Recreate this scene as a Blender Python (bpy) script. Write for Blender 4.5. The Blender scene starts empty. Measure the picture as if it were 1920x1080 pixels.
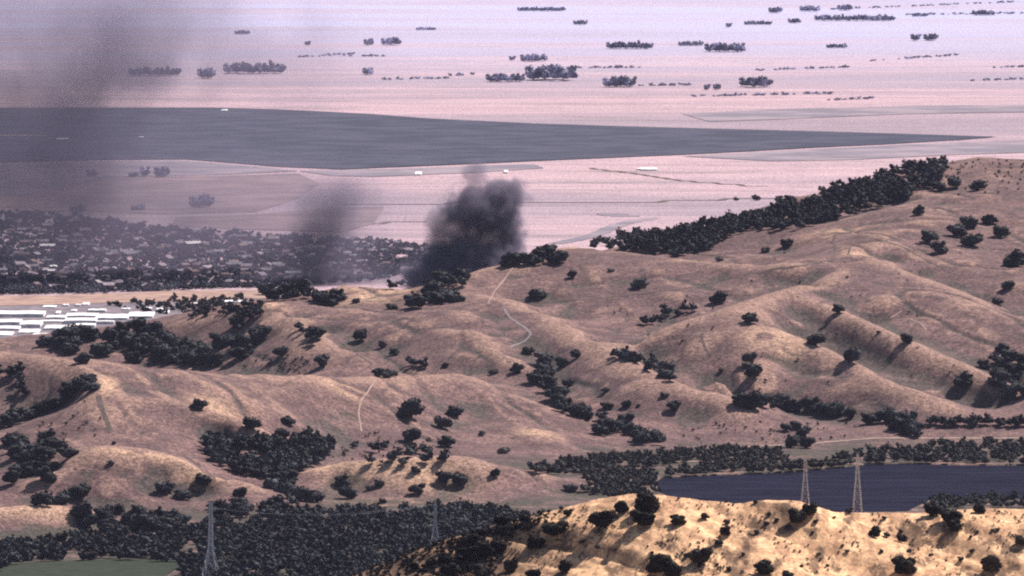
import bpy, math, random
import numpy as np
R = math.radians
rnd = random.Random(11)
S = bpy.context.scene
COL = S.collection

# ---------------------------------------------------------------- camera, light, exposure
CAM_H = 700.0
PITCH = R(3.2)
HALF = R(3.0)
F = 960 / math.tan(HALF)          # focal length in photo pixels
cd = bpy.data.cameras.new("camera")
cd.lens = 36 / (2 * math.tan(HALF)); cd.sensor_width = 36
cd.clip_start = 5; cd.clip_end = 90000
cam = bpy.data.objects.new("camera", cd); COL.objects.link(cam)
cam.location = (0, 0, CAM_H); cam.rotation_euler = (math.pi / 2 - PITCH, 0, 0)
S.camera = cam

SUN_EL, SUN_AZ = 49.0, 44.0       # azimuth measured from the view direction (+Y) towards +X
w = bpy.data.worlds.new("World"); S.world = w; w.use_nodes = True
wn = w.node_tree.nodes; wn.clear()
sky = wn.new('ShaderNodeTexSky'); sky.sky_type = 'NISHITA'; sky.sun_disc = False
sky.sun_elevation = R(SUN_EL); sky.sun_rotation = R(SUN_AZ); sky.altitude = 300; sky.dust_density = 2.0
bg = wn.new('ShaderNodeBackground'); bg.inputs['Strength'].default_value = 0.06
wo = wn.new('ShaderNodeOutputWorld')
w.node_tree.links.new(sky.outputs[0], bg.inputs[0]); w.node_tree.links.new(bg.outputs[0], wo.inputs[0])
sl = bpy.data.lights.new("sun", 'SUN'); sl.energy = 4.8; sl.angle = R(0.5); sl.color = (1.0, 0.90, 0.84)
sun = bpy.data.objects.new("sun", sl); COL.objects.link(sun); sun.location = (0, 0, 1500)
sun.rotation_euler = (R(90 - SUN_EL), 0, R(180 - SUN_AZ) )
S.view_settings.view_transform = 'Standard'; S.view_settings.look = 'None'
S.view_settings.exposure = 0.60; S.view_settings.gamma = 1.0
S.render.engine = 'CYCLES'
cy = S.cycles
cy.use_denoising = False
cy.max_bounces = 5; cy.diffuse_bounces = 2; cy.glossy_bounces = 2; cy.transmission_bounces = 2
cy.volume_bounces = 0; cy.transparent_max_bounces = 8
cy.volume_step_rate = 0.55; cy.volume_max_steps = 128
cy.pixel_filter_type = 'BLACKMAN_HARRIS'; cy.filter_width = 2.1
cy.sample_clamp_indirect = 4

# ---------------------------------------------------------------- maths helpers
SP, CP = math.sin(PITCH), math.cos(PITCH)
def tan_row(y):
    v = (540 - np.asarray(y, float)) / F
    return (SP - v * CP) / (CP + v * SP)
def slope_x(x, y):
    v = (540 - np.asarray(y, float)) / F
    return (np.asarray(x, float) - 960) / F / (CP + v * SP)
def at_z(x, y, z):                # the point of height z seen in photo pixel (x, y)
    Y = (CAM_H - z) / tan_row(y)
    return slope_x(x, y) * Y, Y
def at_d(x, y, Y):
    return slope_x(x, y) * Y, CAM_H - Y * tan_row(y)

_lat = np.random.RandomState(5).rand(256, 256)
def vnoise(x, y, s, seed=0):
    x = np.asarray(x) / s + seed * 17.3; y = np.asarray(y) / s + seed * 9.1
    xi = np.floor(x).astype(int); yi = np.floor(y).astype(int)
    fx = x - xi; fy = y - yi
    fx = fx * fx * fx * (fx * (fx * 6 - 15) + 10); fy = fy * fy * fy * (fy * (fy * 6 - 15) + 10)
    a = _lat[xi & 255, yi & 255]; b = _lat[(xi + 1) & 255, yi & 255]
    c = _lat[xi & 255, (yi + 1) & 255]; d = _lat[(xi + 1) & 255, (yi + 1) & 255]
    return (a * (1 - fx) + b * fx) * (1 - fy) + (c * (1 - fx) + d * fx) * fy - 0.5
def fbm(x, y, s, n=4, seed=0):
    t = 0; a = 1.0
    for i in range(n):
        t = t + a * vnoise(x, y, s / 2 ** i, seed + i); a *= 0.5
    return t
def smooth(a, b, x):
    t = np.clip((x - a) / (b - a), 0, 1); return t * t * (3 - 2 * t)

# ---------------------------------------------------------------- terrain: ridge and valley lines (photo x, photo y, height in metres)
RIDGES = [
 [(1920,298,203),(1850,296,202),(1780,302,199),(1700,325,192),(1600,355,183),(1500,398,166),(1400,420,152),(1300,440,143),(1200,458,137)],
 [(1860,352,187),(1750,362,180),(1690,385,172),(1600,408,163),(1500,432,152),(1400,437,146)],
 [(1060,463,140),(1100,468,139),(1200,476,138),(1280,486,136),(1350,495,134),(1430,502,133),(1500,500,135),(1560,487,139),(1600,472,144),(1630,460,149),(1700,425,162),(1750,395,171)],
 [(1060,463,140),(1030,470,138),(1000,485,133),(960,492,131),(900,505,126),(860,520,120)],
 [(1600,472,144),(1660,490,138),(1700,510,130),(1760,530,122),(1820,550,113),(1870,580,102),(1920,612,90),(1980,640,80)],
 [(1690,420,161),(1740,455,149),(1800,490,135),(1870,520,123),(1920,535,118)],
 [(1580,495,136),(1555,515,129),(1520,530,125),(1470,541,121),(1400,562,115),(1340,582,106),(1280,605,96),(1220,625,87),(1170,650,76)],
 [(960,560,106),(1000,580,99),(1050,608,90),(1100,635,82),(1150,660,73.5),(1200,685,65),(1280,720,52),(1340,745,41),(1400,765,32),(1480,780,22)],
 [(1470,541,121),(1530,565,111),(1600,600,97),(1660,630,84.5),(1720,657,73),(1800,690,58.5),(1870,720,45),(1920,740,37)],
 [(1440,565,113),(1440,590,103),(1460,612,94),(1510,640,82),(1580,670,69),(1650,705,55.5),(1720,740,41),(1780,765,30),(1850,785,20)],
 [(1440,590,103),(1435,640,82),(1405,700,55),(1420,740,38),(1450,765,26)],
 [(960,492,131),(950,520,119),(930,555,106),(915,572,101),(900,577,100),(850,579,99),(760,584,96),(700,588,94),(640,587,93),(600,580,95),(540,568,98),(505,565,99),(470,575,93),(430,590,84),(380,600,77),(330,605,72),(270,610,66),(200,627,57),(120,642,50),(40,652,44),(-40,655,42)],
 [(650,535,106),(700,540,105),(740,549,101),(780,542,103),(820,530,109),(860,518,117)],
 [(520,578,95),(580,612,84),(630,645,70),(680,682,56),(720,698,49)],
 [(870,590,96),(885,615,88),(930,650,74),(985,680,61),(1030,705,50)],
 [(-40,660,110),(0,658,110),(60,662,109),(110,672,107),(170,692,101),(230,691,99),(300,692,96),(400,698,88),(500,703,81),(600,708,74),(700,709,69),(780,706,65),(850,698,64),(900,712,57),(960,738,45),(1020,762,35),(1080,785,25),(1140,805,15)],
 [(170,692,101),(190,760,76),(210,815,54)],
 [(270,720,87),(320,745,78.5),(380,770,68),(440,798,55),(500,826,42)],
 [(60,905,26),(120,864,42),(180,847,50),(230,845,50),(300,858,44),(370,875,37),(440,893,29)],
 [(540,890,20),(600,880,26),(680,868,32),(760,862,35.5),(850,860,36),(910,872,30),(1000,886,22),(1070,900,14),(1130,912,7)],
 [(-40,958,20),(0,955,22),(80,950,23),(150,955,20),(200,975,9)],
 [(1000,805,21),(1040,820,18),(960,795,25)],
]
VALLEYS = [
 [(1480,470,134),(1400,485,130),(1320,478,127)],
 [(1700,480,139),(1760,513,125),(1820,532,117),(1880,562,105),(1930,590,93)],
 [(1540,515,127),(1480,526,120),(1400,549,111),(1330,571,101),(1260,595,89),(1200,620,79)],
 [(1060,600,91),(1100,625,81),(1150,650,70),(1220,680,60),(1280,708,50),(1340,735,36),(1400,757,27),(1480,768,22),(1600,785,17)],
 [(1540,560,109),(1620,603,92),(1700,638,77),(1780,670,63),(1860,702,50),(1920,727,41)],
 [(1500,600,93),(1560,632,79),(1640,675,61),(1720,715,45),(1800,745,31),(1900,770,20)],
 [(820,572,97),(760,575,93.5),(700,578,91.5),(640,576,91),(590,568,93)],
 [(650,605,85),(680,628,76),(730,655,65),(790,680,58),(850,692,53),(900,700,50),(960,725,42.5)],
 [(940,596,92),(960,622,82),(1000,655,68),(1035,690,55),(1060,722,43),(1110,765,29),(1170,800,17),(1240,822,9),(1300,832,6)],
 [(300,686,37),(400,691,39),(500,696,43),(600,701,46)],
 [(350,747,75),(400,775,62),(460,802,49),(520,822,41)],
 [(120,845,46),(180,838,48),(230,834,47),(300,848,41),(370,862,35),(440,880,27)],
 [(560,865,16),(680,852,15),(760,848,14),(850,845,12),(940,850,9),(1020,862,5),(1100,882,3)],
 [(-40,934,14),(0,932,14),(100,930,15),(200,945,8),(300,935,12),(420,925,12)],
 [(0,1005,3),(120,1000,3),(200,990,3),(300,1000,2),(400,975,3),(540,965,3),(700,965,3),(850,962,3),(980,955,3),(1100,945,2)],
 [(1300,832,6),(1400,825,7),(1550,820,8),(1700,812,10),(1900,810,10),(2000,810,10)],
 [(1100,845,5),(1250,855,4),(1400,850,4),(1600,840,4),(1920,835,4)],
]
SLOPES = [
 (1280,550,110),(1150,540,112),(1050,540,112),(1200,580,95),(1120,580,96),(1350,530,117),(1500,600,95),
 (1650,560,112),(1750,600,94),(1850,640,77),(1700,590,97),(1300,650,77),(1350,700,58),(1250,650,75),(1500,700,53),(1550,740,37),(1650,770,25),
 (1600,700,55),(1750,730,39),(1900,400,168),(1850,450,148),(1900,490,133),(1200,740,42),(1200,780,24),(1300,790,19),(1100,740,38),
 (750,620,82),(800,650,70),(850,640,76),(560,650,68),(500,640,66),(440,650,55),(350,640,56),(250,650,48),(150,660,42),(480,610,80),
 (800,740,50),(900,770,34),(850,800,24),(650,780,42),(550,780,50),(700,820,25),(600,820,28),(450,740,73),(350,720,84),(420,850,29),(350,830,44),
 (100,720,82),(60,780,58),(0,720,84),(0,800,52),(100,830,46),(20,870,32),(130,760,70),(280,790,62),(250,740,80),(150,900,27),(200,925,17),(300,905,23),(400,912,18),(100,905,22),
 (650,920,8),(750,930,7),(850,920,9),(950,930,7),(560,930,8),(1060,925,5),
 (60,985,9),(150,985,6),(1000,820,14),(900,830,14),
 (1850,340,190),(1900,330,194),(1300,860,3),(1650,480,140),(1650,530,122),
]
pts = []
def dens(line):
    for (a, b) in zip(line[:-1], line[1:]):
        n = max(1, int(math.hypot(a[0] - b[0], a[1] - b[1]) / 16))
        for i in range(n): yield tuple(a[k] + (b[k] - a[k]) * i / n for k in range(3))
    yield line[-1]
for L in RIDGES + VALLEYS:
    for (x, y, z) in dens(L):
        X, Y = at_z(x, y, z); pts.append((X, Y, z))
for (x, y, z) in SLOPES:
    X, Y = at_z(x, y, z); pts.append((X, Y, z))
# ground hidden behind the crests (x in metres, distance, height)
def behind(line, gap, drop):
    for (x, y, z) in line:
        X, Y = at_z(x, y, z); pts.append((X * (Y + gap) / Y, Y + gap, max(z - drop, 2)))
behind([(250,691,99),(320,692,96),(400,698,88),(500,703,81),(600,708,74),(700,709,69),(780,706,65)], 170, 30)
behind([(0,658,110),(60,662,109),(120,675,106)], 200, 40)
behind([(640,535,106),(700,540,105),(780,542,103)], 130, 22)
behind([(900,505,126),(960,492,131),(1060,463,140),(1150,470,139)], 160, 22)
behind([(0,955,22),(80,950,23)], 60, 9)
behind([(640,875,30),(760,862,35),(850,860,36),(930,878,28)], 110, 17)
behind([(980,571,102),(1030,596,93),(1080,624,85),(1130,648,77),(1180,676,68),(1240,705,58),(1300,727,49),(1350,748,39)], 85, 12)
behind([(1660,490,138),(1720,515,128),(1780,537,119),(1840,564,108),(1895,597,95)], 80, 11)
behind([(1500,552,116),(1560,580,105),(1620,610,91),(1690,643,78),(1750,670,67),(1820,700,54),(1880,724,43)], 75, 10)
behind([(1480,620,90),(1540,652,76),(1610,688,62),(1680,722,48),(1740,748,37)], 70, 9)
behind([(1500,533,123),(1430,553,118),(1370,572,110),(1310,594,100),(1250,615,91),(1190,640,81)], 90, 13)
behind([(880,706,60),(930,725,51),(990,750,40),(1050,774,30)], 90, 12)
behind([(550,595,91),(605,628,77),(655,664,63)], 60, 8)
behind([(900,630,82),(950,662,71),(1010,693,56)], 55, 7)
behind([(300,733,84),(350,758,73),(410,783,61)], 45, 6)
behind([(1160,473,138),(1230,480,137),(1310,490,135),(1400,500,133)], 100, 17)
behind([(1620,402,165),(1700,382,174),(1550,420,159)], 90, 10)
for X in range(-760, 801, 80):
    for Y in (7000, 7600, 8150): pts.append((X, Y, 1.5))
    for Y in (12900, 13500): pts.append((X, Y, 0.0))
    if X < -180:
        for Y in (11350, 11900, 12400): pts.append((X, Y, 0.5))
    elif X < 100:
        for Y in (11700, 12300): pts.append((X, Y, 2.0))
    if X > 100:
        for Y in (8500, 8900, 9300): pts.append((X, Y, 1.0))
    if -200 < X <= 100: pts.append((X, 8400, 1.5))
P = np.array(pts)
# drop near-duplicates
keep = []
for i in range(len(P)):
    if all((P[i, 0] - P[j, 0]) ** 2 + (P[i, 1] - P[j, 1]) ** 2 > 64 for j in keep): keep.append(i)
P = P[keep]
C2 = 7.0 ** 2
def kern(A, B):
    d2 = (A[:, None, 0] - B[None, :, 0]) ** 2 + ((A[:, None, 1] - B[None, :, 1]) * 0.8) ** 2
    return np.sqrt(d2 + C2)
n = len(P); K = np.zeros((n + 1, n + 1)); K[:n, :n] = -kern(P[:, :2], P[:, :2]) + np.eye(n) * 4.0; K[:n, n] = 1; K[n, :n] = 1
wgt = np.linalg.solve(K, np.append(P[:, 2], 0))
GX = np.arange(-760, 801, 8.0); GY = np.arange(7000, 13501, 8.0)
gz = np.empty((len(GY), len(GX)))
for i, yy in enumerate(GY):
    A = np.stack([GX, np.full(len(GX), yy)], 1)
    gz[i] = -kern(A, P[:, :2]) @ wgt[:n] + wgt[n]
def bil(X, Y):
    fx = np.clip((X - GX[0]) / 8.0, 0, len(GX) - 1.001); fy = np.clip((Y - GY[0]) / 8.0, 0, len(GY) - 1.001)
    i = fx.astype(int); j = fy.astype(int); u = fx - i; v = fy - j
    return (gz[j, i] * (1 - u) + gz[j, i + 1] * u) * (1 - v) + (gz[j + 1, i] * (1 - u) + gz[j + 1, i + 1] * u) * v

CREST = np.array([(-400,1400),(300,1190),(500,1130),(640,1083),(740,1042),(820,1012),(900,990),(1000,965),(1060,950),(1120,934),(1190,923),(1240,924),(1300,930),(1380,940),(1440,936),(1500,938),(1560,953),(1640,958),(1720,960),(1780,955),(1840,950),(1920,953),(2100,965)], float)
def front_hill(X, Y):
    px = X / 5000 * F + 960
    row = np.interp(px, CREST[:, 0], CREST[:, 1])
    yc = 5000 + 14 * np.sin(px / 130.0)
    zc = CAM_H - yc * tan_row(row)
    d = Y - yc
    # gullies running down and to the right on the near face
    q = X + d * 0.9
    g = np.abs(fbm(q, d * 0.30, 44, 3, 3)) * 2.0
    g2 = fbm(q, d * 0.5, 9, 3, 8)
    face = smooth(10, -25, d)
    z = zc - 0.33 * np.maximum(-d, 0) - 0.30 * np.maximum(d, 0) - 1.2 * np.exp(-(d / 14.0) ** 2)
    return z + (6.0 * (g - 0.35) + 0.45 * g2) * (0.12 + 0.88 * face) + 0.16 * fbm(X, Y, 3.5, 2, 21)

LAKE = [(1228,905),(1240,897),(1300,893),(1400,889),(1480,886),(1560,879),(1620,872),(1700,869),(1780,872),(1860,873),(2060,872),(2060,935),(1920,937),(1800,938),(1740,941),(1700,960),(1500,965),(1300,955),(1235,925)]
LK = np.array([at_z(x, y, 0.6) for x, y in LAKE])
def inside(X, Y, poly):
    r = np.zeros(np.shape(X), bool); m = len(poly)
    for i in range(m):
        x1, y1 = poly[i]; x2, y2 = poly[(i + 1) % m]
        c = (y1 > Y) != (y2 > Y)
        r ^= c & (X < (x2 - x1) * (Y - y1) / ((y2 - y1) if y2 != y1 else 1e-9) + x1)
    return r
def H(X, Y):
    X = np.asarray(X, float); Y = np.asarray(Y, float)
    Xc = np.where(np.abs(X) > 740, np.sign(X) * (740 + 0.0 * X), X)
    z = bil(Xc, Y)
    inb = smooth(7050, 7600, Y) * (1 - smooth(12700, 13400, Y))
    z = z * inb
    hill = np.clip(z / 30.0, 0, 1)
    z = np.where(z > 2, z, 2 - (2 - z) * 0.15)
    rg = 1 - 2 * np.abs(vnoise(X + 0.25 * Y, Y * 0.45, 62, 5)) * 2
    wx = X + 0.35 * Y + 14 * vnoise(X, Y, 40, 9)
    inc = np.exp(-(vnoise(wx, Y * 0.42, 78, 6) / 0.055) ** 2) * 1.9 + np.exp(-(vnoise(X - 0.2 * Y + 8 * vnoise(X, Y, 25, 2), Y * 0.5, 36, 12) / 0.07) ** 2) * 0.9
    z = z + hill * (2.0 * fbm(X, Y, 70, 3, 1) + 1.3 * rg + 0.5 * fbm(X, Y, 13, 3, 7) - inc)
    z = z + (1 - hill) * 0.9 * fbm(X, Y, 60, 2, 4) * smooth(13500, 12000, Y)
    z = np.where(Y > 13300, 0.0 * z + fbm(X, Y, 900, 2, 2) * 1.5 * smooth(13300, 15000, Y), z)
    lk = inside(X, Y, LK)
    z = np.where(lk, -2.5, np.where((Y > 8600) & (Y < 9500) & (X > 110), np.maximum(z, 1.2), z))
    fh = np.where(Y < 6600, front_hill(X, Y), -50)
    z = np.maximum(z, fh)
    home = 690 - 0.15 * np.abs(Y)                              # the hillside the photographer stands on
    return np.maximum(z, np.where(Y < 4600, home + 6 * fbm(X, Y, 120, 3, 9), -50))

ys = np.concatenate([np.array([-3000, -1000, 0, 200, 500, 1000, 1600, 2200, 2800, 3400, 4000, 4300, 4500, 4600, 4700, 4780]),
    np.arange(4800, 5100, 1.0), np.arange(5100, 5300, 8), np.arange(5300, 7000, 60), np.arange(7000, 8200, 20), np.arange(8200, 8800, 4.5), np.arange(8800, 11500, 3.0),
    np.arange(11500, 13400, 12), 13400 * 1.006 ** np.arange(0, 190)])
us = np.concatenate([-np.geomspace(1.6, 0.07, 14), np.linspace(-0.0625, 0.0625, 820), np.geomspace(0.07, 1.6, 14)])
def column(X, Y): return slope_x(X, Y)
SUN_PATCHES = [(700,545,104,50,70),(760,548,102,20,40),(970,495,130,24,40),(1100,470,138,40,20),(200,705,98,14,50),(510,568,98,14,16),(300,862,42,40,12),(380,878,36,34,12),(230,850,48,26,10),
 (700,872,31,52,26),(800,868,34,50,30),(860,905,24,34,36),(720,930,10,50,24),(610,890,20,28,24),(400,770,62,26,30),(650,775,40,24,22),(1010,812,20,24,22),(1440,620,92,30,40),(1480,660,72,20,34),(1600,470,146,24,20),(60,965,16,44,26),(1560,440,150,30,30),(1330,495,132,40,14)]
def build_ground():
    YY, UU = np.meshgrid(ys, us, indexing='ij')
    XX = UU * np.maximum(YY, 900)
    XX = np.where(np.abs(XX) > 7300, np.sign(XX) * (7300 + 40 * np.abs(UU)), XX)
    ZZ = H(XX, YY)
    nr, nc = ZZ.shape
    co = np.stack([XX, YY, ZZ], -1).reshape(-1, 3).astype(np.float32)
    a = (np.arange(nr - 1)[:, None] * nc + np.arange(nc - 1)[None, :]).ravel()
    q = np.stack([a, a + 1, a + nc + 1, a + nc], 1).astype(np.int32)
    me = bpy.data.meshes.new('ground')
    me.vertices.add(len(co)); me.vertices.foreach_set('co', co.ravel())
    me.loops.add(q.size); me.loops.foreach_set('vertex_index', q.ravel())
    me.polygons.add(len(q)); me.polygons.foreach_set('loop_start', np.arange(0, q.size, 4, dtype=np.int32))
    me.polygons.foreach_set('loop_total', np.full(len(q), 4, np.int32)); me.polygons.foreach_set('use_smooth', np.ones(len(q), bool))
    me.update(calc_edges=True)
    # albedo drivers: where it is moist (hollows), bare (crests, with their sun highlight painted in), near hill, plain
    r = 26.0; r2 = 11.0
    lap2 = (H(XX + r2, YY) + H(XX - r2, YY) + H(XX, YY + r2) + H(XX, YY - r2)) / 4 - ZZ
    lap = (H(XX + r, YY) + H(XX - r, YY) + H(XX, YY + r) + H(XX, YY - r)) / 4 - ZZ
    hills = (YY > 8000) & (YY < 12500) & (np.abs(XX) < 900)
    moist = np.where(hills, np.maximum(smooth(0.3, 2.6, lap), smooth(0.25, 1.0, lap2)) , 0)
    flat = np.where((YY > 7800) & (YY < 11300) , smooth(9, 3, ZZ), 0) * (np.abs(XX) < 900)
    bare_lit = np.where(hills, np.maximum(smooth(0.5, 2.4, -lap), smooth(0.28, 1.0, -lap2)), 0)
    near = (YY < 6000).astype(float)
    sun_patch = np.zeros_like(ZZ)                          # sunlit patches on knolls and crests, painted into the ground colour
    for (cx, cyy, czz, rx, ry) in SUN_PATCHES:
        a, b_ = at_z(cx, cyy, czz); sun_patch = np.maximum(sun_patch, np.exp(-(((XX - a) / rx) ** 2 + ((YY - b_) / ry) ** 2) ** 1.3))
    sun_patch = sun_patch * hills * smooth(-0.45, 0.1, fbm(XX, YY, 30, 3, 31))
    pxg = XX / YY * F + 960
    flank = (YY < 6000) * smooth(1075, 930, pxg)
    plain = smooth(11200, 11700, YY) * smooth(14, 4, ZZ)
    for nm, arr in (('moist', moist), ('flat', flat), ('bare_lit', bare_lit), ('near', near), ('plain', plain), ('flank', flank), ('sun_patch', sun_patch)):
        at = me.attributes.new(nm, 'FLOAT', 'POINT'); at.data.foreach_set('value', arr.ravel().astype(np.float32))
    return me
def hit(x, y, y0=4700.0):          # where the sight line of photo pixel (x, y) meets the terrain
    x = np.atleast_1d(np.asarray(x, float)); y = np.atleast_1d(np.asarray(y, float))
    D = np.concatenate([np.arange(4750, 5300, 2.0), np.arange(5300, 8000, 40), np.arange(8000, 12000, 3.0), np.arange(12000, 14000, 10), np.arange(14000, 34000, 60)])
    D = D[D > y0]
    t = tan_row(y); s = slope_x(x, y)
    Xs = s[:, None] * D[None, :]; Zr = CAM_H - t[:, None] * D[None, :]
    Z = H(Xs, np.broadcast_to(D, Xs.shape))
    g = Z >= Zr
    k = np.argmax(g, 1); k = np.where(g.any(1), k, len(D) - 1)
    Yh = D[k]
    return s * Yh, Yh, H(s * Yh, Yh)
MPP = 1 / F                        # metres per photo pixel per metre of distance

# ---------------------------------------------------------------- materials
def mat(name, rough=0.95):
    m = bpy.data.materials.new(name); m.use_nodes = True
    b = m.node_tree.nodes['Principled BSDF']; b.inputs['Roughness'].default_value = rough
    b.inputs['Specular IOR Level'].default_value = 0.15
    return m, m.node_tree, b
class G:
    def __init__(s, nt): s.nt = nt
    def n(s, t, **k):
        o = s.nt.nodes.new(t)
        for a, v in k.items(): setattr(o, a, v)
        return o
    def l(s, a, b): s.nt.links.new(a, b)
    def noise(s, vec, scale, detail=4, rough=0.55, dist=0.0):
        o = s.n('ShaderNodeTexNoise'); o.inputs['Scale'].default_value = scale; o.inputs['Detail'].default_value = detail
        o.inputs['Roughness'].default_value = rough; o.inputs['Distortion'].default_value = dist
        if vec is not None: s.l(vec, o.inputs['Vector'])
        return o.outputs['Fac']
    def rng(s, v, a, b, c=0.0, d=1.0):
        o = s.n('ShaderNodeMapRange'); o.interpolation_type = 'SMOOTHSTEP'
        s.l(v, o.inputs['Value'])
        for k, x in zip(('From Min', 'From Max', 'To Min', 'To Max'), (a, b, c, d)): o.inputs[k].default_value = x
        return o.outputs['Result']
    def mul(s, a, b, op='MULTIPLY'):
        o = s.n('ShaderNodeMath', operation=op)
        for i, v in enumerate((a, b)):
            if isinstance(v, (int, float)): o.inputs[i].default_value = v
            else: s.l(v, o.inputs[i])
        return o.outputs[0]
    def mix(s, f, a, b):
        o = s.n('ShaderNodeMix', data_type='RGBA')
        if isinstance(f, (int, float)): o.inputs['Factor'].default_value = f
        else: s.l(f, o.inputs['Factor'])
        for k, v in ((6, a), (7, b)):
            if isinstance(v, tuple): o.inputs[k].default_value = (*v, 1)
            else: s.l(v, o.inputs[k])
        return o.outputs[2]
    def attr(s, nm):
        o = s.n('ShaderNodeAttribute'); o.attribute_name = nm; return o.outputs['Fac']

def ground_material():
    m, nt, b = mat('dry_ground'); g = G(nt)
    pos = g.n('ShaderNodeNewGeometry').outputs['Position']
    n_big = g.noise(pos, 1 / 190, 4, 0.6); n_mid = g.noise(pos, 1 / 45, 5, 0.6, 0.6); n_fine = g.noise(pos, 1 / 5.0, 4, 0.75); n_spk = g.noise(pos, 1 / 2.2, 2, 0.8)
    # hills: dry pinkish-tan grass with browner, sparser patches
    c = g.mix(g.rng(n_mid, 0.36, 0.62), HILL_A, HILL_B)
    c = g.mix(g.rng(n_big, 0.42, 0.66, 0, 0.55), c, HILL_C)
    c = g.mix(g.mul(g.attr('bare_lit'), 0.60), c, HILL_BARE_LIT)
    c = g.mix(g.mul(g.attr('sun_patch'), 0.85), c, (0.44, 0.285, 0.195))
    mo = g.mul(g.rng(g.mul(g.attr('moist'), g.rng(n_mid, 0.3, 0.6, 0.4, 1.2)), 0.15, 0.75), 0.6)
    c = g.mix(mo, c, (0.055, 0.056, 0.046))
    c = g.mix(g.mul(g.attr('flat'), g.rng(n_mid, 0.38, 0.56, 0.15, 0.9)), c, (0.060, 0.056, 0.042))
    # plain: broad bands of stubble, pasture and fallow
    px = g.n('ShaderNodeMapping'); px.inputs['Scale'].default_value = (0.30, 1, 1); g.l(pos, px.inputs['Vector'])
    pn = g.noise(px.outputs[0], 1 / 520, 4, 0.55, 0.4); pn2 = g.noise(px.outputs[0], 1 / 1900, 3, 0.5); pn3 = g.noise(px.outputs[0], 1 / 130, 3, 0.6)
    p = g.mix(g.rng(pn, 0.46, 0.58), PLAIN_A, PLAIN_B)
    p = g.mix(g.rng(pn2, 0.50, 0.62, 0, 0.6), p, PLAIN_C)
    p = g.mix(g.rng(pn3, 0.57, 0.68, 0, 0.55), p, (0.20, 0.17, 0.16))
    sp = g.n('ShaderNodeSeparateXYZ'); g.l(pos, sp.inputs[0])
    p = g.mix(g.rng(g.noise(pos, 1 / 70, 4, 0.7), 0.50, 0.68, 0, 0.42), p, (0.22, 0.17, 0.19))
    ms = g.n('ShaderNodeMapping'); ms.inputs['Scale'].default_value = (0.12, 1, 1); g.l(pos, ms.inputs['Vector'])
    p = g.mix(g.rng(g.noise(ms.outputs[0], 1 / 95, 5, 0.75), 0.44, 0.62, 0, 0.5), p, (0.25, 0.19, 0.215))
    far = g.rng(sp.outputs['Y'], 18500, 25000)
    p = g.mix(g.mul(far, g.rng(pn, 0.36, 0.62, 0.55, 1.0)), p, PLAIN_HAZE)  # lilac haze of distance painted into the far plain's colour
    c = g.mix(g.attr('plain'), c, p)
    # near hill: golden grass with bare sandy patches
    mp = g.n('ShaderNodeMapping'); mp.inputs['Rotation'].default_value = (0, 0, R(-42)); mp.inputs['Scale'].default_value = (1, 0.25, 1); g.l(pos, mp.inputs['Vector'])
    nn = g.noise(mp.outputs[0], 1 / 7.0, 5, 0.65, 0.5); nf = g.noise(pos, 1 / 0.9, 4, 0.7)
    q = g.mix(g.rng(nn, 0.42, 0.62), NEAR_A, NEAR_B)
    q = g.mix(g.rng(g.noise(mp.outputs[0], 1 / 13.0, 5, 0.7), 0.50, 0.60, 0, 0.85), q, NEAR_C)
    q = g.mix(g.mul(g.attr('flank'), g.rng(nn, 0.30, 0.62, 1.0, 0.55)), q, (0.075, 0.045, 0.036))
    q = g.mix(g.rng(nf, 0.56, 0.72, 0, 0.6), q, (0.12, 0.075, 0.045))
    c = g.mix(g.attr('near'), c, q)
    # tussocks and grain at metre scale
    v = g.mul(g.rng(n_fine, 0.34, 0.66, 0.60, 1.40), g.rng(n_spk, 0.34, 0.66, 0.55, 1.45))
    v = g.mul(g.mul(g.mul(v, 1.0, 'SUBTRACT'), g.rng(g.attr('near'), 0, 1, 1.0, 0.45)), 1.0, 'ADD')
    vm = g.n('ShaderNodeVectorMath', operation='SCALE'); g.l(c, vm.inputs[0]); g.l(v, vm.inputs['Scale'])
    g.l(vm.outputs[0], b.inputs['Base Color'])
    bp = g.n('ShaderNodeBump'); bp.inputs['Strength'].default_value = 0.6; bp.inputs['Distance'].default_value = 0.6
    g.l(n_fine, bp.inputs['Height']); g.l(bp.outputs[0], b.inputs['Normal'])
    return m
HILL_A = (0.188, 0.114, 0.104); HILL_B = (0.110, 0.066, 0.064); HILL_C = (0.096, 0.059, 0.061); HILL_BARE_LIT = (0.335, 0.212, 0.162)
PLAIN_A = (0.49, 0.345, 0.375); PLAIN_B = (0.37, 0.275, 0.31); PLAIN_C = (0.27, 0.225, 0.27); PLAIN_HAZE = (0.44, 0.43, 0.60)
NEAR_A = (0.77, 0.48, 0.27); NEAR_B = (0.45, 0.26, 0.15); NEAR_C = (0.12, 0.075, 0.050)

def simple(name, a, bcol, scale, rough=0.9, lo=0.4, hi=0.6, detail=4):
    m, nt, b = mat(name, rough); g = G(nt)
    pos = g.n('ShaderNodeNewGeometry').outputs['Position']
    g.l(g.mix(g.rng(g.noise(pos, scale, detail, 0.65), lo, hi), a, bcol), b.inputs['Base Color'])
    return m
def leaf_material(name, a, bcol, scale):
    m, nt, b = mat(name, 0.8); g = G(nt)
    tc = g.n('ShaderNodeNewGeometry').outputs['Position']
    oi = g.n('ShaderNodeObjectInfo').outputs['Random']
    c = g.mix(g.rng(g.noise(tc, scale, 3, 0.7), 0.38, 0.62), a, bcol)
    c = g.mix(g.rng(g.noise(tc, 1 / 38, 3, 0.6), 0.48, 0.66, 0, 0.8), c, tuple(v * 2.5 for v in bcol))
    hs = g.n('ShaderNodeVectorMath', operation='SCALE'); g.l(c, hs.inputs[0]); g.l(g.rng(oi, 0, 1, 0.75, 1.3), hs.inputs['Scale'])
    g.l(hs.outputs[0], b.inputs['Base Color'])
    return m
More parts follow.
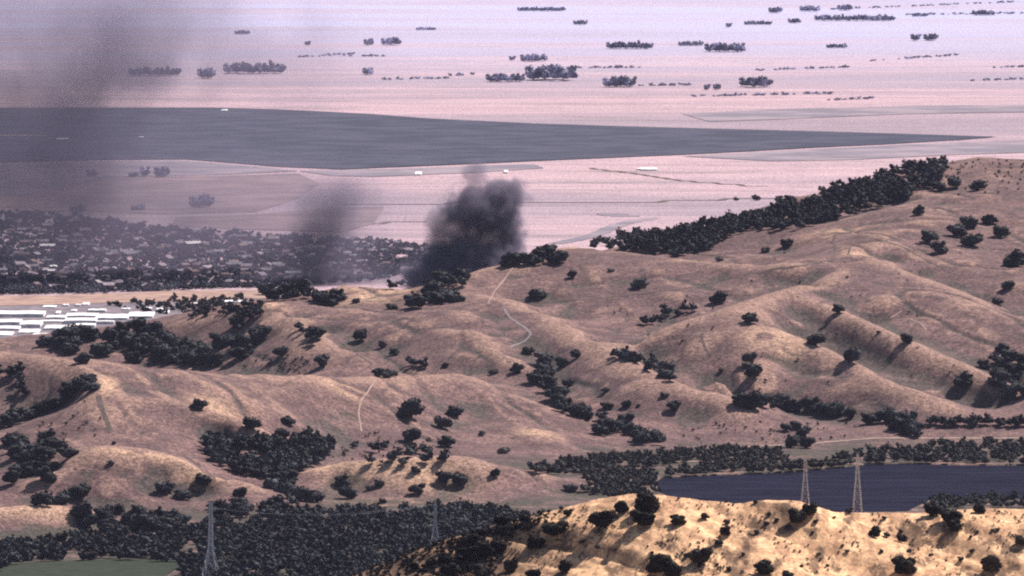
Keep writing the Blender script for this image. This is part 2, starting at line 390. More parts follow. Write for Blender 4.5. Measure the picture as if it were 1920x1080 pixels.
M = dict(
    ground=ground_material(),
    leaf=leaf_material('oak_leaves', (0.010, 0.012, 0.015), (0.026, 0.029, 0.031), 1 / 2.5),
    near_leaf=leaf_material('near_oak_leaves', (0.008, 0.009, 0.009), (0.022, 0.020, 0.016), 1 / 1.0),
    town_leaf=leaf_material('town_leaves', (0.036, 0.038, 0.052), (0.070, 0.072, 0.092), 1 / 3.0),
    scrub=leaf_material('scrub_leaves', (0.024, 0.026, 0.026), (0.052, 0.050, 0.044), 1 / 2.0),
    hazed_leaf=leaf_material('hazed_leaves', (0.15, 0.147, 0.22), (0.21, 0.203, 0.29), 1 / 8.0),  # distance haze painted into the grove and hedge foliage colour
    bark=simple('bark', (0.09, 0.07, 0.055), (0.14, 0.115, 0.09), 2.0),
    steel=simple('galvanised_steel', (0.38, 0.40, 0.45), (0.48, 0.50, 0.54), 0.8, 0.5),
    white_roof=simple('white_roof', (0.88, 0.87, 0.86), (0.80, 0.79, 0.79), 1 / 14, 0.6),
    white_wall=simple('white_wall', (0.86, 0.85, 0.84), (0.80, 0.79, 0.79), 1 / 6, 0.8),
    grey_roof=simple('grey_roof', (0.45, 0.42, 0.43), (0.56, 0.53, 0.53), 1 / 9, 0.7),
    pale_roof=simple('pale_roof', (0.36, 0.30, 0.33), (0.22, 0.19, 0.22), 1 / 4, 0.8),
    pink_roof=simple('clay_roof', (0.26, 0.185, 0.185), (0.17, 0.125, 0.13), 1 / 4, 0.8),
    slate_roof=simple('slate_roof', (0.12, 0.12, 0.15), (0.20, 0.19, 0.22), 1 / 4, 0.8),
    house_wall=simple('house_wall', (0.22, 0.19, 0.21), (0.15, 0.13, 0.15), 1 / 5, 0.9),
    crop=simple('dark_crop', (0.040, 0.043, 0.070), (0.066, 0.066, 0.098), 1 / 120, 0.95, 0.42, 0.6, 6),
    crop2=simple('grey_crop', (0.19, 0.165, 0.20), (0.30, 0.245, 0.275), 1 / 160, 0.95, 0.42, 0.6, 6),
    fallow=simple('fallow_earth', (0.20, 0.145, 0.155), (0.30, 0.21, 0.215), 1 / 120, 0.95, 0.42, 0.6, 6),
    verge=simple('dry_verge', (0.40, 0.27, 0.21), (0.26, 0.17, 0.15), 1 / 30),
    scrubby=simple('scrubby_ground', (0.13, 0.105, 0.11), (0.21, 0.155, 0.15), 1 / 25),
    green=simple('green_field', (0.016, 0.027, 0.015), (0.030, 0.038, 0.021), 1 / 14, 0.95),
    track=simple('track_dirt', (0.36, 0.26, 0.215), (0.27, 0.19, 0.16), 1 / 5),
    dark_track=simple('weedy_track', (0.075, 0.058, 0.052), (0.13, 0.095, 0.082), 1 / 5),
    road=simple('road_grey', (0.24, 0.21, 0.21), (0.19, 0.16, 0.16), 1 / 9),
    yard=simple('yard_asphalt', (0.13, 0.115, 0.135), (0.24, 0.20, 0.22), 1 / 22),
    rock=simple('pale_rock', (0.60, 0.46, 0.34), (0.42, 0.30, 0.2), 1.0),
)
# water
m, nt, b = mat('lake_water', 0.25); g = G(nt); b.inputs['Specular IOR Level'].default_value = 0.04
b.inputs['Base Color'].default_value = (0.010, 0.010, 0.024, 1)
pos = g.n('ShaderNodeNewGeometry').outputs['Position']
bp = g.n('ShaderNodeBump'); bp.inputs['Strength'].default_value = 1.0; bp.inputs['Distance'].default_value = 0.8
g.l(g.noise(pos, 1 / 4.0, 5, 0.7), bp.inputs['Height'])
nt.nodes.remove(b); df = g.n('ShaderNodeBsdfDiffuse')
wm_ = g.n('ShaderNodeMapping'); wm_.inputs['Scale'].default_value = (0.25, 1, 1); g.l(pos, wm_.inputs['Vector'])
g.l(g.mix(g.rng(g.noise(wm_.outputs[0], 1 / 26, 4, 0.7), 0.38, 0.66), (0.008, 0.008, 0.018), (0.018, 0.018, 0.034)), df.inputs['Color'])
gl = g.n('ShaderNodeBsdfGlossy'); gl.inputs['Roughness'].default_value = 0.25; gl.inputs['Color'].default_value = (0.9, 0.9, 1, 1); g.l(bp.outputs[0], gl.inputs['Normal'])
mx = g.n('ShaderNodeMixShader'); mx.inputs[0].default_value = 0.025; g.l(df.outputs[0], mx.inputs[1]); g.l(gl.outputs[0], mx.inputs[2])
g.l(mx.outputs[0], [q for q in nt.nodes if q.type == 'OUTPUT_MATERIAL'][0].inputs['Surface'])
M['water'] = m

# ---------------------------------------------------------------- object helpers
def tag(o, label=None, cat=None, group=None, kind=None):
    if label: o['label'] = label
    if cat: o['category'] = cat
    if group: o['group'] = group
    if kind: o['kind'] = kind
    return o
def obj(name, me, m=None, parent=None):
    if m is not None and not me.materials: me.materials.append(m)
    o = bpy.data.objects.new(name, me); COL.objects.link(o)
    if parent: o.parent = parent
    return o
def mesh(name, v, f, mats=(), smooth_=False, mi=None):
    me = bpy.data.meshes.new(name); me.from_pydata([tuple(map(float, p)) for p in v], [], f); me.update()
    for k in mats: me.materials.append(k)
    if smooth_: me.polygons.foreach_set('use_smooth', np.ones(len(me.polygons), bool))
    if mi is not None: me.polygons.foreach_set('material_index', np.array(mi, np.int32))
    return me
def tri_mesh(name, V, T, m):
    me = bpy.data.meshes.new(name)
    me.vertices.add(len(V)); me.vertices.foreach_set('co', V.astype(np.float32).ravel())
    me.loops.add(T.size); me.loops.foreach_set('vertex_index', T.astype(np.int32).ravel())
    me.polygons.add(len(T)); me.polygons.foreach_set('loop_start', np.arange(0, T.size, 3, dtype=np.int32))
    me.polygons.foreach_set('loop_total', np.full(len(T), 3, np.int32)); me.update(calc_edges=True)
    me.materials.append(m); return me

def ico(sub):
    t = (1 + 5 ** .5) / 2
    v = [(-1,t,0),(1,t,0),(-1,-t,0),(1,-t,0),(0,-1,t),(0,1,t),(0,-1,-t),(0,1,-t),(t,0,-1),(t,0,1),(-t,0,-1),(-t,0,1)]
    v = [np.array(p) / np.linalg.norm(p) for p in v]
    f = [(0,11,5),(0,5,1),(0,1,7),(0,7,10),(0,10,11),(1,5,9),(5,11,4),(11,10,2),(10,7,6),(7,1,8),(3,9,4),(3,4,2),(3,2,6),(3,6,8),(3,8,9),(4,9,5),(2,4,11),(6,2,10),(8,6,7),(9,8,1)]
    for _ in range(sub):
        mid = {}; nf = []
        def md(a, b):
            k = (min(a, b), max(a, b))
            if k not in mid:
                p = v[a] + v[b]; v.append(p / np.linalg.norm(p)); mid[k] = len(v) - 1
            return mid[k]
        for a, b_, c in f:
            x, y, z = md(a, b_), md(b_, c), md(c, a)
            nf += [(a, x, z), (b_, y, x), (c, z, y), (x, y, z)]
        f = nf
    return np.array(v), np.array(f)
ICO = [ico(0), ico(1), ico(2)]
def crown(seed, lobes=9, sub=1, leaves=260, flat=0.72, leaf=0.055):
    """an oak crown one unit wide standing on z=0: uneven lobes set with leaf clumps"""
    r = np.random.RandomState(seed); V = []; T = []; k = 0
    L = [((0, 0, 0.36 * flat / .72), 0.30)]
    for i in range(lobes):
        a = i * 2.4 + r.rand(); rr = 0.16 + 0.17 * r.rand(); h = 0.16 + 0.40 * r.rand() * (1 - rr) * 1.5
        L.append(((rr * math.cos(a), rr * math.sin(a), h * flat / .72 + 0.04), 0.13 + 0.10 * r.rand()))
    v0, t0 = ICO[sub]
    for (c, rad) in L:
        j = 1 + 0.26 * (r.rand(len(v0), 1) - 0.5) * 2
        v = v0 * j * rad * np.array([1, 1, 0.85]) + np.array(c)
        V.append(v); T.append(t0 + k); k += len(v)
    cs = np.array([c for c, _ in L]); rs = np.array([q for _, q in L])
    n = leaves; idx = r.randint(0, len(L), n)
    d = r.randn(n, 3); d[:, 2] = np.abs(d[:, 2]) * 0.9 - 0.25; d /= np.linalg.norm(d, axis=1)[:, None]
    c = cs[idx] + d * rs[idx][:, None] * (0.92 + 0.30 * r.rand(n, 1))
    a = r.randn(n, 3); a /= np.linalg.norm(a, axis=1)[:, None]; b_ = np.cross(a, r.randn(n, 3)); b_ /= np.linalg.norm(b_, axis=1)[:, None]
    s = leaf * (0.6 + r.rand(n, 1))
    V += [np.concatenate([c + a * s, c - a * s * 0.5 + b_ * s * 0.8, c - a * s * 0.6 - b_ * s * 0.8])]
    T.append(np.stack([np.arange(n), np.arange(n) + n, np.arange(n) + 2 * n], 1) + k)
    V = np.concatenate(V); T = np.concatenate(T)
    V[:, 2] = np.maximum(V[:, 2], 0.03 + 0.02 * np.sin(V[:, 0] * 40))
    return V, T
def trunk(seed, h=0.34):
    r = np.random.RandomState(seed); V = []; T = []
    def tube(p0, p1, r0, r1):
        p0 = np.array(p0, float); p1 = np.array(p1, float); d = p1 - p0; d /= np.linalg.norm(d)
        a = np.cross(d, (0.3, 0.9, 0.1)); a /= np.linalg.norm(a); b_ = np.cross(d, a); k = len(V)
        for (p, rr) in ((p0, r0), (p1, r1)):
            for i in range(6):
                th = i * math.pi / 3; V.append(p + rr * (a * math.cos(th) + b_ * math.sin(th)))
        for i in range(6):
            j = (i + 1) % 6; T.append((k + i, k + j, k + 6 + j)); T.append((k + i, k + 6 + j, k + 6 + i))
    tube((0, 0, -0.08), (0.02, 0, 0.16), 0.045, 0.03)
    for i in range(4):
        a = i * 1.6 + r.rand(); tube((0.02, 0, 0.15), (0.2 * math.cos(a), 0.2 * math.sin(a), h + 0.1 * r.rand()), 0.022, 0.008)
    return np.array(V), np.array(T)

NV = 8
def joined(V1, T1, V2, T2, name, m1, m2):
    me = tri_mesh(name, np.concatenate([V1, V2]), np.concatenate([T1, T2 + len(V1)]), m1)
    me.materials.append(m2)
    me.polygons.foreach_set('material_index', np.array([0] * len(T1) + [1] * len(T2), np.int32))
    return me
OAK = [joined(*crown(s, 9, 1, 320), *trunk(s), 'oak_tree', M['leaf'], M['bark']) for s in range(NV)]
BUSH = [joined(*crown(40 + s, 6, 1, 200, 0.5, 0.07), *trunk(s, 0.2), 'bush', M['scrub'], M['bark']) for s in range(4)]
NCROWN = [tri_mesh('crown', *crown(60 + s, 12, 2, 1500, 0.74, 0.035), M['near_leaf']) for s in range(5)]
NTRUNK = [tri_mesh('trunk', *trunk(60 + s), M['bark']) for s in range(3)]
LOW = [crown(80 + s, 4, 0, 60, 0.8, 0.10) for s in range(8)]

TREES = []                         # (x, base row, width px, label, category, group, style)
def lone(label, *pts, cat='tree', group=None, style='oak'):
    for (x, y, wpx) in pts: TREES.append((x, y, wpx, label, cat, group, style))
def clump(label, group, line, n_, wr, jx=10, jy=6, cat='tree', style='oak', seed=0):
    r = random.Random(hash((len(TREES), seed)) if False else len(TREES) * 7 + seed)
    L = [math.hypot(a[0] - b_[0], a[1] - b_[1]) for a, b_ in zip(line[:-1], line[1:])]; tot = sum(L) or 1
    for i in range(n_):
        s = (i + 0.5) / n_ * tot; k = 0
        while k < len(L) - 1 and s > L[k]: s -= L[k]; k += 1
        a, b_ = line[k], line[min(k + 1, len(line) - 1)]; t = s / (L[k] or 1) if L else 0
        x = a[0] + (b_[0] - a[0]) * t + r.uniform(-jx, jx); y = a[1] + (b_[1] - a[1]) * t + r.uniform(-jy, jy)
        TREES.append((x, y, r.uniform(*wr), label, cat, group, style))
def forest(name, label, centres, wr, m, cat='trees', hs=(0.8, 1.1)):
    """a wood that reads as one mass; centres = (X, Y) in metres"""
    r = np.random.RandomState(len(name)); V = []; T = []; k = 0
    C = np.array(centres); Z = H(C[:, 0], C[:, 1])
    for (x, y), z in zip(C, Z):
        v, t = LOW[r.randint(8)]; a = r.rand() * 6.28; s = r.uniform(*wr)
        ca, sa = math.cos(a), math.sin(a)
        V.append(np.stack([(v[:, 0] * ca - v[:, 1] * sa) * s + x, (v[:, 0] * sa + v[:, 1] * ca) * s + y, v[:, 2] * s * r.uniform(*hs) + z - 0.05 * s], 1)); T.append(t + k); k += len(v)
    o = obj(name, tri_mesh(name, np.concatenate(V), np.concatenate(T), m))
    return tag(o, label, cat, None, 'stuff')
def scatter_px(poly, n_, r, y0=4700.0):
    """n points of terrain seen inside a photo-pixel polygon"""
    xs = [p[0] for p in poly]; ysx = [p[1] for p in poly]; out = []
    X = np.array([r.uniform(min(xs), max(xs)) for _ in range(n_ * 4)]); Y = np.array([r.uniform(min(ysx), max(ysx)) for _ in range(n_ * 4)])
    k = inside(X, Y, poly); X = X[k][:n_]; Y = Y[k][:n_]
    a, b_, _ = hit(X, Y, y0)
    return list(zip(a, b_))

# ================================================================ THE SETTING
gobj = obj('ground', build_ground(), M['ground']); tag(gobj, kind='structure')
z0 = 0.6
lk = mesh('lake', [(x, y, z0) for x, y in LK], [tuple(range(len(LK)))], [M['water']])
tag(obj('lake', lk), kind='structure')

def sheet(name, pix, m, zoff=0.35, tx=26, ty=10):
    """a field lying on the ground: a sheet cut to a photo-traced outline, real size on the terrain"""
    w_ = np.array([at_z(x, y, 0.3) for x, y in pix]); import bmesh
    bm = bmesh.new(); vs = [bm.verts.new((x, y, 0)) for x, y in w_]; bm.faces.new(vs)
    x0, x1, y0, y1 = w_[:, 0].min(), w_[:, 0].max(), w_[:, 1].min(), w_[:, 1].max()
    for i in range(1, tx):
        bmesh.ops.bisect_plane(bm, geom=bm.verts[:] + bm.edges[:] + bm.faces[:], plane_co=(x0 + (x1 - x0) * i / tx, 0, 0), plane_no=(1, 0, 0))
    for i in range(1, ty):
        bmesh.ops.bisect_plane(bm, geom=bm.verts[:] + bm.edges[:] + bm.faces[:], plane_co=(0, y0 + (y1 - y0) * i / ty, 0), plane_no=(0, 1, 0))
    co = np.array([v.co[:] for v in bm.verts]); zz = H(co[:, 0], co[:, 1])
    for v, z in zip(bm.verts, zz): v.co.z = z + zoff
    me = bpy.data.meshes.new(name); bm.to_mesh(me); bm.free(); me.materials.append(m)
    for p in me.polygons:
        if p.normal.z < 0: p.flip()
    return tag(obj(name, me), kind='structure')
def track(name, line, width, m, zoff=0.25, y0=4700.0):
    q = []
    for a, b_ in zip(line[:-1], line[1:]):
        k = max(1, int(math.hypot(a[0] - b_[0], a[1] - b_[1]) / 4))
        q += [(a[0] + (b_[0] - a[0]) * i / k, a[1] + (b_[1] - a[1]) * i / k) for i in range(k)]
    q.append(line[-1])
    X, Y, _ = hit([p[0] for p in q], [p[1] for p in q], y0)
    for _ in range(2):
        X[1:-1] = (X[:-2] + X[1:-1] * 2 + X[2:]) / 4; Y[1:-1] = (Y[:-2] + Y[1:-1] * 2 + Y[2:]) / 4
    dx = np.gradient(X); dy = np.gradient(Y); L = np.hypot(dx, dy) + 1e-6; nx, ny = -dy / L, dx / L
    V = []; Fc = []
    r = random.Random(len(q))
    cols = 3
    for i in range(len(X)):
        wv = width * (0.8 + 0.4 * r.random())
        for c in range(cols):
            s = (c / (cols - 1) - 0.5) * wv; x = X[i] + nx[i] * s; y = Y[i] + ny[i] * s
            V.append((x, y, float(H(x, y)) + zoff))
        if i:
            for c in range(cols - 1):
                k = (i - 1) * cols + c; Fc.append((k, k + 1, k + cols + 1, k + cols))
    return tag(obj(name, mesh(name, V, Fc, [m], True)), kind='structure')
BIG = [(-60,203),(200,202),(400,202),(520,205),(700,214),(800,222),(1000,232),(1200,238),(1500,246),(1700,252),(1870,257),(1800,263),(1650,272),(1500,279),(1280,291),(1000,303),(800,312),(640,319),(520,314),(350,299),(200,300),(0,305),(-60,307)]
sheet('dark_field', BIG, M['crop'], 1.2)
sheet('grey_field', [(-60,309),(200,303),(350,303),(520,318),(560,322),(420,328),(200,333),(120,350),(60,366),(-60,368)], M['crop2'], 0.8)
sheet('fallow_field', [(-60,366),(60,366),(120,350),(200,334),(420,330),(560,326),(600,345),(560,372),(480,398),(300,402),(150,396),(-60,398)], M['fallow'], 0.6)
sheet('fallow_field', [(600,392),(720,388),(715,400),(700,420),(640,436),(500,432),(320,424),(330,408),(480,402)], M['fallow'], 0.6)
sheet('grey_field', [(1280,214),(1450,206),(1700,200),(1980,196),(1980,210),(1700,214),(1450,224),(1330,228)], M['crop2'], 0.8)
0 and sheet('grey_field', [(640,88),(760,90),(900,98),(1060,96),(1100,102),(900,108),(760,104),(640,100)], M['crop2'], 0.8)
sheet('grey_field', [(1280,294),(1500,282),(1700,272),(1980,262),(1980,285),(1800,290),(1600,300),(1450,303)], M['crop2'], 0.8)
sheet('grey_field', [(560,322),(800,316),(1000,308),(1020,316),(860,326),(700,332),(620,330)], M['crop2'], 0.8)
sheet('green_field', [(-60,1068),(60,1058),(180,1053),(330,1053),(345,1062),(300,1090),(-60,1100)], M['green'], 0.6)
sheet('verge', [(-60,577),(-60,559),(100,557),(300,549),(520,545),(600,548),(560,560),(460,562),(340,568),(200,571),(80,575)], M['verge'], 0.5)
sheet('scrub_ground', [(345,567),(460,561),(600,556),(560,572),(470,580),(420,592),(330,606),(290,604),(345,590)], M['scrubby'], 0.45)
sheet('yard', [(-60,645),(-60,578),(80,576),(200,572),(342,569),(342,588),(290,602),(230,612),(150,630),(60,645)], M['yard'], 0.4)
track('plain_road', [(640,386),(800,384),(1060,380),(1200,381),(1330,377),(1420,374),(1540,370)], 14, M['dark_track'], 0.5, 11500.)
track('plain_road', [(1110,318),(1180,326),(1280,341),(1400,350),(1440,352)], 10, M['dark_track'], 0.5, 11500.)
track('plain_road', [(1040,458),(1100,446),(1140,432),(1180,418),(1230,410)], 26, M['crop2'], 0.5, 11500.)
track('plain_road', [(1120,402),(1150,405),(1200,408)], 40, M['crop2'], 0.5, 11500.)
track('plain_road', [(640,423),(720,420),(800,418)], 12, M['dark_track'], 0.5, 11500.)
track('plain_road', [(-20,400),(60,400),(120,397)], 20, M['dark_track'], 0.5, 11500.)
track('ridge_track', [(705,712),(690,735),(677,752),(672,775),(678,810)], 1.5, M['track'])
track('ridge_road', [(945,580),(955,595),(968,605),(985,615),(997,628),(985,640),(955,652)], 3.0, M['road'])
track('fence_line', [(1000,568),(1100,562),(1200,552),(1290,541),(1400,515),(1500,499),(1560,489),(1567,470)], 3.6, M['dark_track'])
track('fence_line', [(1567,470),(1563,452),(1566,438),(1600,437),(1640,430),(1700,402),(1735,385)], 3.0, M['dark_track'])
track('fence_line', [(1590,478),(1596,460),(1600,444),(1640,448),(1690,462),(1740,490),(1800,520)], 2.2, M['dark_track'])
track('fence_scar', [(184,742),(190,765),(200,790),(208,812)], 4.5, M['dark_track'])
track('slope_track', [(1670,598),(1690,586)], 2.0, M['track'])
track('slope_track', [(1680,600),(1705,599),(1725,606),(1737,620)], 2.0, M['track'])
track('spur_track', [(915,570),(925,550),(945,525),(965,500)], 1.6, M['track'])
track('spur_track', [(600,612),(650,650),(700,685)], 2.5, M['dark_track'])
track('slope_track', [(1315,628),(1318,645),(1330,668)], 2.2, M['dark_track'])
track('shore_road', [(1100,868),(1180,868),(1290,866),(1380,862)], 6, M['track'])
track('valley_road', [(1300,848),(1400,838),(1520,832),(1640,822),(1920,822)], 7, M['track'])

# ================================================================ TREES
lone('round dark oak alone on the sunlit slope below the crest, right of the smoke', (1200,540,38))
lone('dark oak on the slope below the main smoke plume, beside the fence line', (1010,560,38))
lone('small round oak close under the bright crest beside the dark grove', (1073,521,27))
lone('tall narrow dark oak above the lit arc tracks on the rounded spur', (1572,588,27))
lone('oak with a ragged top and a shadow to its left on the middle knoll', (1405,606,34))
lone('flat dark oak half sunk behind the curved ridge at the green hollow', (1348,568,38))
lone('upper of two dark oaks on the long spur right of the middle knoll', (1530,647,38))
lone('lower, larger of two dark oaks on the long spur right of the middle knoll', (1596,680,40))
lone('small oak low on the wide right slope below the curved track', (1699,643,26))
lone('tiny bush on the wide right slope above and left of the small oak', (1647,625,12), cat='bush', style='bush')
lone('upper oak of a stacked pair on the lower knoll face', (1406,682,34))
lone('lower flatter oak of a stacked pair on the lower knoll face', (1412,707,40))
lone('tiny bush left of the stacked pair of oaks on the knoll', (1352,699,14), cat='bush', style='bush')
lone('flat oak on the upper ridge just below the forest belt', (1722,403,28))
lone('large oak of the dark cluster high on the right slope', (1795,444,42))
lone('middle oak of the dark cluster high on the right slope', (1825,462,48))
lone('small upper oak of the dark cluster high on the right slope', (1817,428,34))
lone('oak above the dark cluster, higher on the right slope', (1856,420,36))
lone('oak beside the dark cluster, leaning down the right slope', (1876,446,40))
lone('upper oak of an elongated pair crossing the right slope', (1743,455,36))
lone('lower oak of an elongated pair crossing the right slope', (1762,475,36))
lone('big round oak at the right edge of the view', (1902,500,52))
lone('small round oak under the big oak at the right edge', (1890,542,27))
lone('low dark bush on the steep lit ridge near the right edge', (1870,572,27), cat='bush')
lone('dark bush in the bowl behind the bright crest', (1476,464,27), cat='bush')
lone('pale bush in the bowl left of the darker bush', (1435,474,24), cat='bush', style='bush')
lone('faint bush at the edge of the bowl near the forest belt', (1350,490,18), cat='bush', style='bush')
lone('round oak on the right slope above the corner grove', (1880,660,32))
lone('oak left of the corner grove, smaller and higher', (1846,692,30))
lone('wide dark oak left of the corner grove, at the slope foot', (1805,726,46))
lone('round oak alone on the lower middle slope near the spur foot', (1264,774,30))
lone('small oak on the lower middle slope, left of the round oak', (1175,766,24))
lone('flat bush beside the small oak on the lower middle slope', (1138,768,26), cat='bush')
lone('small oak higher on the lower middle slope', (1135,736,20))
lone('tiny bush right of the small oak on the lower middle slope', (1197,762,11), cat='bush', style='bush')
lone('pale low bush on the spur above the round oak', (1245,745,20), cat='bush', style='bush')
lone('round oak left of the central ravine grove', (970,700,28))
lone('small bush left of the round oak near the ravine', (925,702,20), cat='bush', style='bush')
lone('oak over the central ravine grove, upper right', (1052,690,28))
lone('flat bush on the bright spur above the ravine', (1080,672,24), cat='bush')
lone('oak right of the central ravine grove', (1066,725,26))
lone('pale bush beside the curved grey road', (990,665,28), cat='bush', style='bush')
lone('oak at the head of the left hollow under the long crest', (676,640,34))
lone('small oak in the left hollow, one down from the head', (717,652,20))
lone('small oak in the left hollow, two down from the head', (740,666,22))
lone('thin bush between the hollow and the ridge', (836,690,16), cat='bush')
lone('round oak on the slope left of the bright spur end', (604,688,32))
lone('oak on the slope below the dark elongated trees', (527,669,38))
lone('tiny bush above the scrub on the left slope', (458,668,12), cat='bush', style='bush')
lone('small bush on the bright knoll, left', (667,568,17), cat='bush')
lone('pale bush on the bright knoll, right', (735,580,30), cat='bush', style='bush')
lone('small bush right of the wide dark shrub on the crest', (1145,510,14), cat='bush', style='bush')
lone('dark oak in the pocket beside the thin lit spur', (374,768,36))
lone('upper oak of a small pair above the valley wood', (540,798,30))
lone('lower oak of a small pair above the valley wood', (530,820,30))
lone('flat bush in the pocket right of the lit spur', (470,808,40), cat='bush')
lone('large oval oak on the front ridge face', (772,784,54))
lone('upper oak of a leaning pair on the front ridge face', (852,782,38))
lone('lower oak of a leaning pair on the front ridge face', (830,804,42))
lone('oak below the leaning pair on the front ridge face', (838,838,38))
lone('small round bush alone on the ridge foot', (904,818,15), cat='bush')
lone('pale oak at the ridge foot above the road bend', (945,850,26), style='bush')
lone('dark oak among the scrub under the oval oak', (772,830,38))
lone('round oak on the little front hill end', (380,912,38))
lone('wide oak below the front hill, left of a pair', (310,925,40))
lone('wide oak below the front hill, right of a pair', (343,937,40))
lone('oak beside the front hill tip', (450,935,34))
lone('oak near the tall pylon top', (402,955,34))
lone('tiny bush at the fence corner', (213,834,10), cat='bush')
lone('small bush on the face of the little front hill', (207,872,14), cat='bush')
lone('left oak of the dark pair on the bright front knoll', (832,908,36))
lone('right oak of the dark pair on the bright front knoll', (862,912,38))
lone('small round oak of two touching on the front knoll', (693,920,17))
lone('slanting oak of two touching on the front knoll', (711,914,22))
lone('round black bush alone on the front knoll', (717,946,18), cat='bush')
lone('oak in the fold of the front knoll', (781,928,34))
lone('pale bush above the oak in the knoll fold', (778,888,24), cat='bush', style='bush')
lone('oak by the left side of the front knoll', (640,912,36))
lone('taller oak by the left side of the front knoll', (652,935,36))
lone('oak at the dark shoulder of the front knoll', (928,896,24))
lone('oak alone in the grey hollow right of the front knoll', (1070,922,28))
lone('oak at the bottom edge of the front knoll', (668,962,28))
lone('dark tree on the plain nearest the belt end', (1418,377,23))
lone('dark tree on the plain beside the belt, larger of two', (1481,379,26))
lone('small bush on the plain between two trees', (1458,378,13), cat='bush')
lone('small bush on the plain road', (1380,377,12), cat='bush')
lone('dark scrub tree on the bright hill top at the right', (1760,358,28))
lone('oak among the scrub of the hill top at the right', (1790,352,32))
lone('wide low oak on the hill top at the right', (1835,356,38))

clump('one of the oaks packed in the grove at the lower right edge', 'oaks in the lower right corner grove', [(1868,690),(1912,680),(1862,728),(1915,712),(1885,745),(1925,745)], 14, (28, 44), 12, 10)
clump('one of the oaks lining the green ravine behind the curved ridge', 'oaks in the green ravine', [(1205,612),(1250,598),(1305,582)], 7, (18, 30), 5, 3)
clump('one of the dark oaks in the slanting gully grove below the curved ridge', 'oaks in the slanting gully', [(1150,665),(1185,676),(1220,690),(1262,714)], 13, (26, 36), 8, 4)
clump('one of the dark oaks filling the central ravine', 'oaks in the central ravine', [(1010,680),(1015,712),(1035,745),(1060,765),(1090,785),(1125,800)], 20, (28, 42), 14, 8)
clump('one of the oaks at the mouth of the central ravine', 'oaks at the ravine mouth', [(1110,824),(1175,806),(1210,828),(1250,835)], 11, (28, 44), 12, 7)
clump('one of three oaks clustered low in the left hollow', 'oaks low in the left hollow', [(768,685),(790,688),(803,688)], 4, (26, 36), 4, 3)
clump('one of the low bushes along the front ridge line', 'low bushes on the front ridge', [(704,706),(725,707),(742,707)], 4, (18, 24), 3, 1, 'bush')
clump('one of the oaks in the elongated dark stand left of the hollow', 'oaks in the elongated stand', [(550,616),(575,628),(600,638),(580,645),(592,652)], 7, (26, 38), 5, 3)
clump('one of the oaks in the grove on the crest left of the bright knoll', 'oaks on the left crest', [(500,560),(540,556),(585,556),(625,566),(600,575)], 14, (28, 46), 12, 7)
clump('one of the oaks running down the dark gully between crest and forest', 'oaks down the dark gully', [(495,585),(470,602),(440,612),(450,625)], 9, (26, 36), 8, 5)
clump('one of the oaks in the dark grove between knoll and crest', 'oaks between knoll and crest', [(730,545),(790,535),(860,528),(830,548),(780,560),(800,574),(850,560),(775,578)], 28, (30, 44), 14, 6)
clump('one of the oaks behind the crest at the foot of the main smoke plume', 'oaks under the smoke plume', [(870,508),(930,498),(985,496),(1045,494),(1010,488),(1040,478)], 17, (26, 40), 10, 3)
clump('one of the round oaks in front of the white warehouses', 'oaks in front of the warehouses', [(75,645),(110,645),(160,640),(205,640),(250,625),(310,640),(240,645)], 13, (34, 48), 10, 6)
clump('one of the oaks in the wood filling the left hollow', 'oaks in the left hollow wood', [(110,665),(180,672),(240,660),(330,662),(400,650),(470,640),(400,680),(300,686),(350,675),(450,675),(260,680),(380,660)], 62, (28, 46), 30, 12)
clump('one of the oaks scattered on the far left hill face', 'oaks on the far left face', [(178,722),(140,742),(95,768),(50,788),(-10,812)], 17, (30, 46), 9, 5)
clump('one of the oaks near the top of the far left hill', 'oaks high on the far left hill', [(-5,712),(40,702),(35,728),(50,750)], 7, (26, 36), 8, 4)
clump('one of the oaks in the dark wood at the left edge', 'oaks in the left edge wood', [(10,830),(60,845),(110,850),(40,870),(90,875),(20,895),(80,905)], 30, (32, 50), 22, 12)
clump('one of the oaks in the hollow below the left edge wood', 'oaks in the left lower hollow', [(75,950),(110,940),(150,936),(160,925)], 9, (28, 40), 12, 6)
clump('one of the oaks in the big dark grove by the small left mound', 'oaks by the left mound', [(160,985),(200,970),(240,975),(290,1000),(330,990),(230,1005),(180,1000),(340,975)], 26, (34, 52), 18, 10)
clump('one of the oaks in the grove below the valley wood', 'oaks below the valley wood', [(500,915),(560,905),(520,940),(590,935),(560,955),(430,965),(470,955),(410,975)], 20, (32, 46), 16, 9)
clump('one of the scrubby trees below the oval oak', 'scrubby trees at the ridge foot', [(655,835),(690,850),(720,835),(750,855),(790,845),(815,852),(700,870),(840,868)], 14, (22, 34), 10, 6, 'tree', 'bush')
clump('one of the dark trees in the row along the right valley floor', 'trees in the valley floor row', [(1385,764),(1440,766),(1495,770),(1550,778),(1605,786)], 16, (30, 48), 8, 3)
clump('one of the trees in the clump between the two valley rows', 'trees between the valley rows', [(1625,795),(1660,790),(1700,800),(1720,822),(1680,805)], 11, (32, 46), 10, 5)
clump('one of the trees in the thin row above the lake', 'trees above the lake', [(1740,800),(1800,800),(1860,800),(1930,800)], 17, (22, 34), 5, 3)
clump('one of the bushes around the little pale clearing by the lake', 'bushes by the clearing', [(1470,805),(1510,810),(1480,836),(1530,838)], 8, (22, 34), 8, 4, 'bush')

